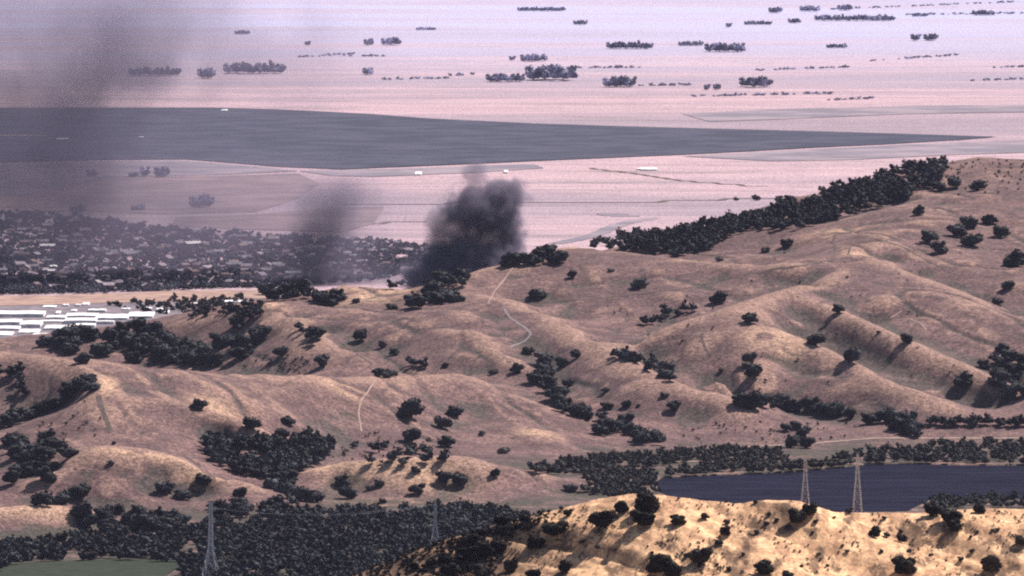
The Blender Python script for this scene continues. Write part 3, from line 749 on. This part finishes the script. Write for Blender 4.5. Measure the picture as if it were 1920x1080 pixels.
# near hill: big trees and shrubs
NEAR = [
 ('round black bush high on the golden hill, left cluster', (1040,1005,52)), ('black bush behind the round one on the golden hill', (1003,1030,38)),
 ('small dark bush on the golden crest, left end', (1165,962,34)), ('wide dark oak left of the crest notch on the golden hill', (1130,992,52)),
 ('tall dark oak in the crest notch of the golden hill', (1212,962,54)), ('lower oak in the crest notch of the golden hill', (1205,988,50)),
 ('pale shrub below the crest, right of the notch', (1270,985,32)), ('small oval bush on the bright golden slope', (1322,975,20)),
 ('small bush right of the oval bush on the slope', (1362,984,16)), ('leaning bush on the bright slope', (1360,1004,26)),
 ('thin bush under the leaning bush', (1348,1022,18)), ('tall black oak at the bottom edge of the golden hill', (1238,1078,52)),
 ('dark oak in the bottom clump, middle', (1262,1090,40)), ('dark oak in the bottom clump, right', (1315,1062,46)),
 ('dark pointed bush at the bottom, in the bright sand', (1432,1078,40)), ('low bush touching the bottom edge', (1478,1088,28)),
 ('black perfectly round bush at the bottom of the golden hill', (1694,1077,50)), ('tilted black bush near the bottom right corner', (1858,1072,48)),
 ('dark oak on the ridge dip left of the right corner', (1780,982,46)), ('bush under the ridge dip oak', (1790,998,32)),
 ('dark bush at the saddle of the golden crest', (1748,968,36)), ('dark shrub on the crest near the right edge', (1836,962,26)),
 ('oval dark bush in the middle of the right slope', (1640,1008,28)), ('small dark bush in the gully below the crest', (1690,1018,22)),
 ('small bush alone on the bright right slope', (1823,1037,13)), ('bush cut by the right edge of the view', (1916,1025,30)),
 ('dark shrub on the crest under the first lattice tower', (1520,965,36)), ('wide shrub below the crest by the first lattice tower', (1495,985,40)),
 ('small dark bush at the foot of the second lattice tower', (1592,962,16)), ('dark bush at the lower left flank', (905,1045,44)),
 ('wide dark bush on the brown left flank', (880,1030,40)), ('bush at the flank bottom, near the wood', (960,1072,34)),
 ('black bush near the flank bottom', (905,1085,44)), ('dark bush on the flank, middle bottom', (1000,1088,36)),
 ('dark bush on the golden slope near the bottom left', (1060,1075,30)), ('dark shrub under the crest, far left', (1065,968,20)),
 ('small dark tree on the lake-side of the crest', (1476,935,16)),
]
for lb, p in NEAR: TREES.append((*p, lb, 'bush', None, 'near'))
clump('one of the dark shrubs along the brown left flank of the near hill', 'shrubs on the brown flank', [(760,1078),(820,1050),(860,1065),(900,1010),(840,1085),(950,1030),(930,985),(1000,990)], 18, (20, 36), 14, 8, 'bush', 'near')
clump('one of the low shrubs scattered on the golden slope', 'low shrubs on the golden slope', [(1100,1010),(1200,1030),(1350,1060),(1450,1000),(1420,960),(1560,990),(1520,1050),(1600,1060),(1660,985),(1720,1010),(1760,1060),(1850,1000),(1900,980)], 34, (7, 14), 30, 22, 'bush', 'near')

A = np.array([(t[0], t[1]) for t in TREES]); nearm = np.array([t[6] == 'near' for t in TREES])
hx, hy, hz = hit(A[:, 0], A[:, 1]); hx2, hy2, hz2 = hit(A[:, 0], A[:, 1], 8000.0)
rt = random.Random(4)
cand = sorted([i for i, t in enumerate(TREES) if t[4] == 'tree' and t[5]], key=lambda i: TREES[i][2])
n_tree = sum(t[4] == 'tree' for t in TREES)
MASS = set(cand[:max(0, n_tree - 296)])
mass_pts = []
for i, (px, py, wpx, label, cat, group, style) in enumerate(TREES):
    X, Y, Z = (hx[i], hy[i], hz[i]) if (style == 'near') else (hx2[i], hy2[i], hz2[i])
    s = wpx * MPP * Y
    if style == 'near' and Y > 6000: continue
    if i in MASS: mass_pts.append((X, Y)); continue
    name = {'tree': 'oak_tree', 'bush': 'bush'}[cat]
    rz = rt.uniform(0, 6.28); hs = rt.uniform(0.70, 0.98)
    if style == 'near' and wpx > 18:
        r_ = bpy.data.objects.new(name, None); COL.objects.link(r_); r_.empty_display_size = 0.1
        for nm, mm in (('crown', NCROWN[i % 5]), ('trunk', NTRUNK[i % 3])):
            c = bpy.data.objects.new(nm, mm); COL.objects.link(c); c.parent = r_
    else:
        me = {'oak': OAK[i % NV], 'bush': BUSH[i % 4], 'near': OAK[i % NV]}[style]
        r_ = bpy.data.objects.new(name, me); COL.objects.link(r_)
    r_.location = (X, Y, Z - 0.04 * s); r_.rotation_euler = (0, 0, rz); r_.scale = (s, s, s * hs)
    tag(r_, label, cat, group)

# woods that read as one mass
forest('oak_thickets', 'smaller oaks filling the gaps of the hillside groves', mass_pts, (11, 16), M['leaf'])
rf = random.Random(21)
belt = [(1085,468),(1160,448),(1240,436),(1330,425),(1400,410),(1490,388),(1580,356),(1640,336),(1700,316),(1775,305),(1770,330),(1750,355),(1690,378),(1600,405),(1500,430),(1400,437),(1360,448),(1330,470),(1280,484),(1200,474),(1100,467)]
forest('forest_belt', 'dark forest belt along the back of the right ridge', scatter_px(belt, 520, rf, 8000.), (11, 19), M['leaf'])
forest('valley_wood', 'dark wood filling the valley below the front ridge', [q for q in scatter_px([(385,835),(430,830),(520,838),(600,828),(622,838),(600,870),(560,895),(500,900),(460,895),(440,888),(400,870)], 230, rf, 8000.) if vnoise(q[0], q[1], 40, 4) > -0.22], (12, 19), M['leaf'])
bw = scatter_px([(-40,1085),(-40,1035),(60,1020),(150,1015),(250,1018),(330,1005),(400,985),(480,975),(560,965),(700,962),(840,958),(960,962),(1000,985),(900,1100),(350,1100),(330,1055),(200,1052),(60,1056)], 2300, rf, 8000.)
bw = [q for q in bw if vnoise(q[0], q[1] * .6, 34, 14) > -0.30]
forest('bottom_wood', 'dense dark wood across the valley bottom', bw, (6, 16), M['leaf'])
sh = scatter_px([(990,880),(1040,872),(1160,858),(1300,850),(1420,845),(1475,850),(1480,872),(1400,878),(1300,866),(1180,882),(1080,892),(1000,890)], 360, rf, 8000.)
sh += scatter_px([(1095,925),(1100,895),(1180,884),(1230,890),(1236,925),(1180,940)], 150, rf, 8000.)
sh += scatter_px([(1240,896),(1260,884),(1330,874),(1400,878),(1480,872),(1560,868),(1600,870),(1590,878),(1480,887),(1330,893)], 120, rf, 8000.)
sh += scatter_px([(1560,868),(1570,845),(1640,850),(1760,835),(1920,832),(1960,832),(1960,872),(1860,872),(1700,868),(1620,872)], 240, rf, 8000.)
sh += scatter_px([(1730,945),(1760,938),(1860,934),(1960,932),(1960,950),(1740,958)], 90, rf, 8000.)
forest('lakeside_wood', 'low grey-green trees and scrub along the lake shore', sh, (6, 12), M['scrub'])
sc = scatter_px([(450,690),(470,665),(560,660),(610,695),(590,705),(470,702)], 60, rf, 8000.) + scatter_px([(90,730),(180,740),(200,820),(60,830)], 25, rf, 8000.) + \
     scatter_px([(620,860),(640,830),(700,810),(860,830),(860,860),(700,872)], 70, rf, 8000.) + scatter_px([(1270,800),(1520,790),(1640,800),(1560,830),(1280,835)], 50, rf, 8000.) + \
     scatter_px([(380,935),(460,920),(640,960),(620,975),(400,990)], 70, rf, 8000.) + scatter_px([(1000,470),(1900,430),(1900,720),(1300,780)], 60, rf, 8000.) + scatter_px([(1780,300),(1920,300),(1920,360),(1760,370)], 90, rf, 8000.)
forest('hillside_scrub', 'small dry scrub dotted over the hillsides', sc, (1.5, 4.5), M['scrub'], 'scrub')
sc = scatter_px([(1000,1000),(1060,955),(1180,930),(1400,945),(1620,962),(1920,955),(1960,1090),(760,1090),(860,1010)], 1100, rf)
cl = np.array(sc); kk = (fbm(cl[:, 0], cl[:, 1] * 0.5, 22, 3, 12) > 0.02) & (cl[:, 1] < 5400)
fl = np.array(scatter_px([(650,1085),(740,1045),(820,1015),(900,992),(1010,965),(1060,955),(1020,985),(960,1010),(930,1085)], 420, rf)); fl = fl[fl[:, 1] < 5400]; kk &= True
forest('flank_brush', 'dark brown brush over the left slope of the near hill', fl, (1.2, 3.6), M['near_leaf'], 'scrub')
forest('hill_scrub', 'low dry scrub in patches on the near golden hill', cl[kk], (0.5, 1.9), M['scrub'], 'scrub')

# groves far out on the plain (x0, x1, base row, height px, label)
GROVES = [
 (985,1085,152,26,'long tall grove out on the pale plain, darkest of all'), (912,985,154,14,'lower grove joined to the left of the darkest grove'),
 (975,1028,115,12,'flat grove above the darkest grove'), (955,966,113,8,'small clump left of the flat grove'),
 (1132,1195,164,18,'grove with two white gaps right of the darkest grove'), (1388,1450,165,18,'grove with a pointed right end on the plain'),
 (1322,1400,98,15,'wide flat grove high on the right plain'), (1272,1320,86,8,'thin grove left of the wide flat grove'),
 (1138,1225,92,12,'thin long grove left of centre top'), (715,752,85,13,'two-humped grove high on the left plain'), (682,700,85,11,'small clump left of the two-humped grove'),
 (680,700,141,13,'small square clump on the middle plain'), (418,536,139,18,'long oval grove behind the smoke at left'), (240,340,143,14,'ragged grove in the smoke at left'),
 (370,402,148,18,'bent hedge and trees between the left groves'), (1320,1332,169,10,'left of two tiny trees near the pointed grove'), (1338,1352,169,10,'right of two tiny trees near the pointed grove'),
 (1710,1726,77,12,'left clump of a pair high at right'), (1734,1760,77,12,'right clump of a pair high at right'),
 (1442,1468,25,10,'small grove near the top'), (1500,1540,22,10,'paired grove right of the small top grove'), (1572,1600,20,10,'tiny grove near the top, further right'),
 (1395,1448,47,7,'thin row of trees near the top'), (1478,1502,44,8,'short row right of the thin top row'), (1528,1680,40,10,'long thin tree row near the top'),
 (1825,1868,29,9,'low grove at the top right'), (1710,1740,31,6,'short row near the top right'), (1362,1372,52,8,'single pale tree near the top'),
 (1550,1590,90,7,'small pair of bushes on the right plain'), (1075,1103,47,8,'small grove under the top haze'), (780,818,57,5,'slanting hedge on the upper plain'),
 (440,470,65,7,'small hedge high on the left plain'), (572,582,85,7,'single tree on the upper left plain'),
 (262,280,333,18,'left tree group in the grey field'), (288,316,334,18,'right tree group in the grey field'), (160,182,332,12,'dark hedge in the grey field, left'), (240,260,334,8,'low bush in the grey field'),
 (355,398,391,22,'large tree clump above the town'), (245,272,396,10,'small dark clump above the town'), (130,160,400,12,'tree clump at the town edge'),
 (970,1060,21,7,'faint hedge line under the top haze'),
]
for k, (x0, x1, yb, hp, lb) in enumerate(GROVES):
    r = random.Random(k); X0, Y = at_z(x0, yb, 0); X1, _ = at_z(x1, yb, 0); h = hp * MPP * Y * 1.15
    wd = X1 - X0; n_ = max(2, int(wd / (h * 0.30)) * 2); cs = []
    for i in range(n_):
        u = (i + r.random()) / n_; cs.append((X0 + h * .3 + (wd - h * .6) * u, Y + r.uniform(0, 4 * h)))
    o = forest('tree_grove', lb, cs, (h * 0.8, h * 1.1), M['hazed_leaf'], 'grove', (0.95, 1.3))
# faint hedge rows between the plain's fields
HR = [(1300,1560,181,176),(1550,1640,189,185),(1420,1600,132,126),(1630,1800,115,103),(640,720,105,106),(560,680,108,100),(1180,1300,161,160),(1700,1920,28,25),(1550,1900,18,4),(840,900,142,140),(700,840,150,147),(1860,1920,128,126),(1820,1920,152,149),(1050,1200,128,127)]
cs = []
for (x0, x1, ya, yb) in HR:
    for i in range(int((x1 - x0) / 5)):
        u = rf.random(); X, Y = at_z(x0 + (x1 - x0) * u, ya + (yb - ya) * u + rf.uniform(-.6, .6), 0); cs.append((X, Y))
forest('hedge_bushes', 'thin lines of low hedge bushes between the fields of the plain', cs, (7, 13), M['hazed_leaf'], 'hedge', (0.4, 0.7))

# ================================================================ TOWN
def house_meshes(L, W_, h, rh, wallm, roofm):
    a, b_ = L / 2, W_ / 2; e = 0.5
    wv = [(-a,-b_,-1),(a,-b_,-1),(a,b_,-1),(-a,b_,-1),(-a,-b_,h),(a,-b_,h),(a,b_,h),(-a,b_,h),(-a,0,h+rh-.1),(a,0,h+rh-.1)]
    wf = [(0,1,5,4),(1,2,6,5),(2,3,7,6),(3,0,4,7),(5,6,9),(7,4,8)]
    A_, B_ = a + e, b_ + e; t = .25
    rv = [(-A_,-B_,h-.2),(A_,-B_,h-.2),(A_,B_,h-.2),(-A_,B_,h-.2),(-A_,0,h+rh),(A_,0,h+rh)]
    rv += [(x, y, z + t) for x, y, z in rv]
    rfc = [(6,7,11,10),(8,9,10,11),(0,4,5,1),(2,5,4,3),(0,1,7,6),(2,3,9,8),(1,5,11,7),(5,2,8,11),(3,4,10,9),(4,0,6,10)]
    return mesh('wall', wv, wf, [wallm]), mesh('roof', rv, rfc, [roofm])
HM = [house_meshes(L, W_, h, rh, M['house_wall'], M[r_]) for L, W_, h, rh, r_ in
      [(15, 10, 3.2, 2.6, 'pale_roof'), (12, 9, 5.5, 2.4, 'pink_roof'), (18, 11, 3.4, 2.8, 'slate_roof'), (13, 10, 5.8, 3.0, 'pale_roof'), (22, 12, 4.5, 2.6, 'white_roof')]]
rh_ = random.Random(77)
TOWN = [(-60,402),(60,402),(150,408),(260,420),(330,432),(480,440),(640,452),(720,452),(830,470),(850,500),(700,530),(560,538),(430,542),(300,548),(150,553),(-60,556)]
TX = [(x, y) for x, y in TOWN]
hs = []
tries = 0
while len(hs) < 298 and tries < 40000:
    tries += 1
    x = rh_.uniform(-40, 840); y = rh_.uniform(404, 548)
    if not bool(inside(np.array(x), np.array(y), TX)): continue
    den = 0.30 + 0.7 * (float(vnoise(x, y * 3, 60, 3)) > -0.02)
    if x < 100 and 415 < y < 455: den = 1.6
    if y > 525: den *= 0.55
    if rh_.random() > den: continue
    X, Y = at_z(x, y, 1)
    if all((X - a) ** 2 + (Y - b_) ** 2 > 20 ** 2 for a, b_, _ in hs): hs.append((X, Y, y))
for i, (X, Y, y) in enumerate(hs):
    k = rh_.choice([0, 0, 1, 2, 3, 3, 4] if i % 9 == 0 else [0, 0, 1, 1, 2, 3, 3])
    wm, rm = HM[k]; s = rh_.uniform(0.65, 1.2)
    r_ = bpy.data.objects.new('house', wm); COL.objects.link(r_)
    c = bpy.data.objects.new('roof', rm); COL.objects.link(c); c.parent = r_
    r_.location = (X, Y, float(H(X, Y))); r_.rotation_euler = (0, 0, rh_.uniform(-1.6, 1.6)); r_.scale = (s, s, s)
    col = ['pale-roofed', 'reddish-roofed', 'grey-roofed', 'pale-roofed', 'white-roofed long'][k]
    tag(r_, f'{col} house half hidden among the dark trees of the town', 'house', f'{col} houses of the town')
hp_ = np.array([(a, b_) for a, b_, _ in hs])
tt = []
xs_, ys_, _ = None, None, None
for _ in range(9000):
    x = rh_.uniform(-60, 850); y = rh_.uniform(400, 556)
    if not bool(inside(np.array(x), np.array(y), TX)): continue
    X, Y = at_z(x, y, 1)
    d = (hp_[:, 0] - X) ** 2 + np.where(hp_[:, 1] > Y, (hp_[:, 1] - Y) * 0.30, (hp_[:, 1] - Y)) ** 2
    if d.min() < 10.2 ** 2: continue
    tt.append((X, Y))
    if len(tt) >= 3600: break
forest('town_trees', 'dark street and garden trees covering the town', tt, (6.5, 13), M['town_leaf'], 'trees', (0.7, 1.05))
tl = []
for i in range(230):
    u = rh_.random(); X, Y = at_z(-40 + 540 * u, 556 - 16 * u + rh_.uniform(-3, 1), 0.5); tl.append((X, Y))
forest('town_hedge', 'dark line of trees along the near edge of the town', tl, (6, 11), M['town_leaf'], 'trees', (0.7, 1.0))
il = scatter_px([(200,575),(330,560),(470,560),(420,580),(360,592),(300,590)], 130, rf, 11200.) + scatter_px([(340,598),(400,576),(480,566),(500,575),(420,592)], 60, rf, 8000.)
forest('industrial_trees', 'dark trees and bushes around the warehouse yards', il, (5, 10), M['leaf'], 'trees')

# warehouses: (x0, x1, far row, near row, height m, label)
WH = [(-20,34,614,621,7,'white warehouse low in the row at the left edge'),(36,70,619,627,7,'broad white warehouse over the small hut'),(124,180,590,597,7,'long white warehouse behind the middle one'),
 (88,122,594,600,7,'squat white warehouse beside the long one'),(60,84,628,635,5,'small white shed in front of the yards'),(182,212,604,610,7,'white shed below the stepped warehouse'),(-30,80,586,597,8,'long white flat-roofed warehouse at the left edge'),(-30,36,601,611,7,'white warehouse in front of the long one at the left edge'),
 (38,74,604,616,8,'square white warehouse near the round oaks'),(76,120,603,607,6,'thin white warehouse between two dark gaps'),(84,140,612,620,7,'low white warehouse behind the round oaks'),
 (122,178,599,609,8,'white warehouse in the middle of the row'),(180,238,592,602,9,'big white warehouse third from the right end of the row'),(240,284,588,599,9,'white warehouse at the right end of the row'),
 (142,176,609,616,6,'low white shed below the middle warehouse'),(165,198,583,588,6,'narrow white warehouse standing apart behind the row'),(133,143,583,587,4,'tiny white shed behind the left warehouses'),
 (105,110,586,592,5,'narrow white tank shed behind the row'),(228,243,581,584,5,'white shed behind the stepped warehouse'),(265,284,580,584,5,'pale shed behind the right end of the row'),
 (293,307,581,586,6,'white block standing apart at the right'),(309,314,585,591,5,'small white block beside the one standing apart'),(413,455,566,572,7,'lone white warehouse behind the lit ridge'),
 (80,104,576,580,4,'pale shed at the far edge of the yards, left'),(117,128,574,577,4,'small pale shed at the far edge, second'),(141,150,574,577,4,'small pale shed at the far edge, third'),
 (153,166,571,576,4,'slanting pale shed at the far edge, last'),(-20,20,624,632,6,'white shed low at the left edge'),(24,32,634,640,5,'small white hut above the left knoll'),
 (355,372,572,575,4,'small pale shed right of the yards'),(376,390,568,571,4,'small pale shed left of the lone warehouse')]
def warehouse(x0, x1, ya, yb, h, label):
    X0, Yn = at_z(x0, yb, 0.5); X1, _ = at_z(x1, yb, 0.5); _, Yf = at_z((x0 + x1) / 2, ya, h)
    if x1 < 320 and yb > 590: X0 -= 1; X1 += 1
    Lx = X1 - X0; Ly = max(Yf - Yn, 14); a, b_ = Lx / 2, Ly / 2
    r_ = bpy.data.objects.new('warehouse', None); COL.objects.link(r_); r_.location = ((X0 + X1) / 2, Yn + b_, 0.3 + float(H((X0 + X1) / 2, Yn + b_)))
    V = [(-a,-b_,-2),(a,-b_,-2),(a,b_,-2),(-a,b_,-2),(-a,-b_,h),(a,-b_,h),(a,b_,h),(-a,b_,h)]
    obj('wall', mesh('wall', V, [(0,1,5,4),(1,2,6,5),(2,3,7,6),(3,0,4,7)], [M['white_wall']]), parent=r_)
    e = .4; nb = 1 + (int(x0 * 7) % 3 == 0); RV = []; RF = []
    for i in range(nb):                                 # shallow gabled bays
        u0 = -a - e + (Lx + 2 * e) * i / nb; u1 = -a - e + (Lx + 2 * e) * (i + 1) / nb; um = (u0 + u1) / 2; k = len(RV); rs = 0.5
        RV += [(u0,-b_-e,h),(um,-b_-e,h+rs),(u1,-b_-e,h),(u0,b_+e,h),(um,b_+e,h+rs),(u1,b_+e,h),(u0,-b_-e,h-.5),(u1,-b_-e,h-.5),(u0,b_+e,h-.5),(u1,b_+e,h-.5)]
        RF += [(k,k+1,k+4,k+3),(k+1,k+2,k+5,k+4),(k,k+6,k+7,k+2,k+1),(k+3,k+4,k+5,k+9,k+8)]
    obj('roof', mesh('roof', RV, RF, [M['white_roof']]), parent=r_)
    nd = max(1, int(Lx / 14))
    for i in range(min(nd, 5)):
        cx = -a + Lx * (i + 0.5) / nd
        dv = [(cx-2,-b_-.06,-.2),(cx+2,-b_-.06,-.2),(cx+2,-b_-.06,h*.55),(cx-2,-b_-.06,h*.55),(cx-2,-b_-.003,-.2),(cx+2,-b_-.003,-.2),(cx+2,-b_-.003,h*.55),(cx-2,-b_-.003,h*.55)]
        obj('door', mesh('door', dv, [(0,1,2,3),(3,2,6,7),(1,5,6,2),(4,0,3,7)], [M['grey_roof']]), parent=r_)
    tag(r_, label, 'warehouse')
for wq in WH: warehouse(*wq[:4], wq[4] * (0.26 + 0.11 * (int(wq[0] * 13) % 4)), wq[5])
PB = [(1203,1232,315,320,6,'long white barn alone on the plain'),(778,790,323,329,7,'small pale barn on the plain left of the smoke'),(945,952,320,325,6,'tiny white farmhouse right of the smoke top'),
      (1195,1202,316,319,4,'tiny shed beside the long white barn'),(415,426,205,208,7,'tiny white building at the far edge of the dark field'),(105,127,259,262,7,'white farm building inside the dark field'),(260,268,256,258,6,'small white building inside the dark field')]
for wq in PB: warehouse(*wq[:4], 1.8, wq[5])
tag(track('field_road', [(-20,256),(40,257),(88,258)], 30, M['track'], 1.6, 11500.), kind='structure')

# ================================================================ LATTICE TOWERS
def bar_mesh(name, bars, m):
    V = []; Fc = []
    for p0, p1, r0 in bars:
        p0 = np.array(p0, float); p1 = np.array(p1, float); d = p1 - p0; d /= np.linalg.norm(d)
        a = np.cross(d, (0.31, 0.2, 0.93)); a /= np.linalg.norm(a); b_ = np.cross(d, a); k = len(V)
        for p in (p0, p1):
            for sx, sy in ((1,1),(-1,1),(-1,-1),(1,-1)): V.append(p + (a * sx + b_ * sy) * r0 * .5)
        Fc += [(k+i, k+(i+1)%4, k+4+(i+1)%4, k+4+i) for i in range(4)] + [(k+3,k+2,k+1,k), (k+4,k+5,k+6,k+7)]
    return mesh(name, V, Fc, [m])
def tower(x, ytop, ybase, Y, wbase_px, label, wtop=0.13, waist=0.45, leg=0.30, rot=0.12):
    X, ztop = at_d(x, ytop, Y); zb = float(H(X, Y)) - 0.5
    hgt = ztop - zb; wb = wbase_px * MPP * Y * 0.5
    if ybase: pass
    r_ = bpy.data.objects.new('transmission_tower', None); COL.objects.link(r_); r_.location = (X, Y, zb); r_.rotation_euler = (0, 0, rot)
    def half(u): return wb * (1 - u / waist) + wb * wtop * 1.6 * (u / waist) if u < waist else wb * wtop * (1.6 - 0.6 * (u - waist) / (1 - waist))
    lev = [0, .16, .30, .42, .52, .61, .69, .76, .83, .89, .95, 1.0]; lev = [l for l in lev]
    for sx in (-1, 1):
        for sy in (-1, 1):
            obj('leg', bar_mesh('leg', [((sx*half(a)*1, sy*half(a), a*hgt), (sx*half(b_), sy*half(b_), b_*hgt), leg) for a, b_ in zip(lev[:-1], lev[1:])], M['steel']), parent=r_)
    br = []
    for a, b_ in zip(lev[:-1], lev[1:]):
        for (c0, c1) in (((-1,-1),(1,-1)),((1,-1),(1,1)),((1,1),(-1,1)),((-1,1),(-1,-1))):
            h0, h1 = half(a), half(b_)
            br.append(((c0[0]*h0,c0[1]*h0,a*hgt),(c1[0]*h1,c1[1]*h1,b_*hgt), leg*.55)); br.append(((c1[0]*h0,c1[1]*h0,a*hgt),(c0[0]*h1,c0[1]*h1,b_*hgt), leg*.55))
            br.append(((c0[0]*h1,c0[1]*h1,b_*hgt),(c1[0]*h1,c1[1]*h1,b_*hgt), leg*.5))
    obj('bracing', bar_mesh('bracing', br, M['steel']), parent=r_)
    for u in (.80, .90):
        ln = wb * 0.55; z = u * hgt
        obj('crossarm', bar_mesh('crossarm', [((-ln,0,z),(ln,0,z),leg*.6),((-ln,0,z),(0,0,z+.04*hgt),leg*.4),((ln,0,z),(0,0,z+.04*hgt),leg*.4)], M['steel']), parent=r_)
    tag(r_, label, 'pylon')
tower(1608, 852, 948, 5080, 26, 'lattice pylon with dense bracing behind the golden crest, right one', leg=0.15, waist=.8)
tower(1510, 860, 940, 5075, 26, 'lattice pylon with thin spread legs behind the golden crest, left one', leg=0.11, waist=.8)
tower(395, 942, 1100, 8090, 36, 'tall grey lattice pylon rising out of the wood at lower left', leg=0.55, waist=.45, rot=.3)
tower(816, 938, 1010, 8320, 24, 'faint slender pylon in front of the dark wood, lower centre', leg=0.30, waist=.6)

def wire(p0, p1, sag, r0, label):
    n_ = 16; Q = []
    for i in range(n_ + 1):
        t = i / n_; Q.append(tuple(p0[k] + (p1[k] - p0[k]) * t - (4 * sag * t * (1 - t) if k == 2 else 0) for k in range(3)))
    tag(obj('power_cable', bar_mesh('power_cable', [(a, b_, r0) for a, b_ in zip(Q[:-1], Q[1:])], M['steel'])), label, 'cable')
def top(x, y, Y): X, Z = at_d(x, y, Y); return (X, Y, Z)
for i, dx in enumerate((-6, 6)):
    a = top(395 + dx, 952, 8090); b_ = top(816 + dx * .7, 945, 8320)
    wire(a, b_, 7 + i, 0.10, ['thin sagging cable between the two lower pylons, outer one', 'thin sagging cable between the two lower pylons, inner one'][i])
a = top(1510, 868, 5075); b_ = top(1608, 861, 5080); wire(a, b_, 0.6, 0.05, 'thin cable between the two pylons behind the golden crest')
# ================================================================ SMOKE
def smoke(name, label, D, lobes, density, color, depth=0.8, nscale=1 / 28, namp=0.55, cat='smoke plume', soft=(-0.05, 0.75)):
    cx = sum(l[0] for l in lobes) / len(lobes); cyy = sum(l[1] for l in lobes) / len(lobes); s = MPP * D
    X0, Z0 = at_d(cx, cyy, D)
    L = [((l[0] - cx) * s, 0.15 * l[2] * s * math.sin(i * 2.1), (cyy - l[1]) * s, l[2] * s, l[3] * s, l[4]) for i, l in enumerate(lobes)]
    x0 = min(a[0] - a[3] * 1.25 for a in L); x1 = max(a[0] + a[3] * 1.25 for a in L); z0_ = min(a[2] - a[4] * 1.25 for a in L); z1 = max(a[2] + a[4] * 1.25 for a in L)
    z0_ = max(z0_, -Z0 + 1.0)
    dy = max(a[3] for a in L) * depth * 1.25
    V = [(x, y, z) for z in (z0_, z1) for y in (-dy, dy) for x in (x0, x1)]
    me = mesh(name, V, [(0,2,3,1),(4,5,7,6),(0,1,5,4),(2,6,7,3),(0,4,6,2),(1,3,7,5)])
    m = bpy.data.materials.new(name); m.use_nodes = True; nt = m.node_tree; nt.nodes.clear(); g = G(nt)
    tc = g.n('ShaderNodeTexCoord').outputs['Object']
    nz = g.noise(tc, nscale, 5, 0.62, 0.3); nn = g.mul(g.mul(nz, 0.5, 'SUBTRACT'), namp * 2.4)
    tot = None
    for (a, b_, c, rx, rz, wt) in L:
        mp = g.n('ShaderNodeVectorMath', operation='SUBTRACT'); g.l(tc, mp.inputs[0]); mp.inputs[1].default_value = (a, b_, c)
        dv = g.n('ShaderNodeVectorMath', operation='DIVIDE'); g.l(mp.outputs[0], dv.inputs[0]); dv.inputs[1].default_value = (rx, rx * depth, rz)
        ln = g.n('ShaderNodeVectorMath', operation='LENGTH'); g.l(dv.outputs[0], ln.inputs[0])
        v = g.mul(1.0, ln.outputs['Value'], 'SUBTRACT'); v = g.mul(v, nn, 'ADD'); v = g.mul(g.rng(v, *soft), wt)
        tot = v if tot is None else g.mul(tot, v, 'ADD')
    pv = g.n('ShaderNodeVolumePrincipled'); pv.inputs['Color'].default_value = (*color, 1); pv.inputs['Anisotropy'].default_value = 0.2
    g.l(g.mul(tot, density), pv.inputs['Density'])
    mo = g.n('ShaderNodeOutputMaterial'); g.l(pv.outputs[0], mo.inputs['Volume'])
    me.materials.append(m); o = obj(name, me); o.location = (X0, D, Z0)
    return tag(o, label, cat)
smoke('smoke_plume', 'thick dark smoke plume billowing up behind the crest, centre', 11950,
      [(948,372,58,46,1.2),(890,330,34,46,.5),(900,395,80,64,.9),(850,430,68,72,.6),(935,436,62,60,.9),(890,485,115,52,.8),(836,480,62,58,.55),(962,452,34,44,1.1),(860,520,150,55,.6)],
      0.085, (0.30, 0.27, 0.38), nscale=1 / 22, namp=.62, soft=(0.06, 0.55))
smoke('smoke_plume', 'thinner smoke column left of the main plume, over the town', 12600,
      [(640,370,90,52,.6),(605,415,80,70,.9),(600,470,95,75,.8),(610,530,170,60,.6)], 0.026, (0.24, 0.215, 0.31), nscale=1 / 36, namp=.45)
smoke('smoke_plume', 'tall leaning smoke column drifting over the dark field at far left', 13200,
      [(215,55,80,75,.6),(195,125,100,90,.8),(140,190,110,95,.8),(110,260,140,110,.5),(80,340,190,100,.5),(270,140,110,50,.5)], 0.012, (0.24, 0.21, 0.31), nscale=1 / 60, namp=.5)
smoke('smoke_veil', 'wide thin veil of smoke spread over the left plain', 12750,
      [(60,60,470,220,1.5),(300,50,380,160,.8),(-20,250,500,230,1.1),(480,140,330,130,.4),(440,410,450,140,1.1),(100,400,450,160,1.1)], 0.0056, (0.40, 0.35, 0.50), depth=0.35, nscale=1 / 150, cat='smoke')

# ================================================================ HAZE
x0, x1, y0, y1, zb, zt = -7600, 7600, -3200, 42800, -4, 707
hv = [(x, y, z) for z in (zb, zt) for y in (y0, y1) for x in (x0, x1)]
hm = bpy.data.materials.new('haze'); hm.use_nodes = True; hm.node_tree.nodes.clear(); g = G(hm.node_tree)
pv = g.n('ShaderNodeVolumePrincipled'); pv.inputs['Color'].default_value = (0.66, 0.68, 1.0, 1); pv.inputs['Density'].default_value = 4.0e-6; pv.inputs['Anisotropy'].default_value = 0.0
mo = g.n('ShaderNodeOutputMaterial'); g.l(pv.outputs[0], mo.inputs['Volume'])
hz_ = obj('haze', mesh('haze', hv, [(0,2,3,1),(4,5,7,6),(0,1,5,4),(2,6,7,3),(0,4,6,2),(1,3,7,5)]), hm)
tag(hz_, kind='stuff')
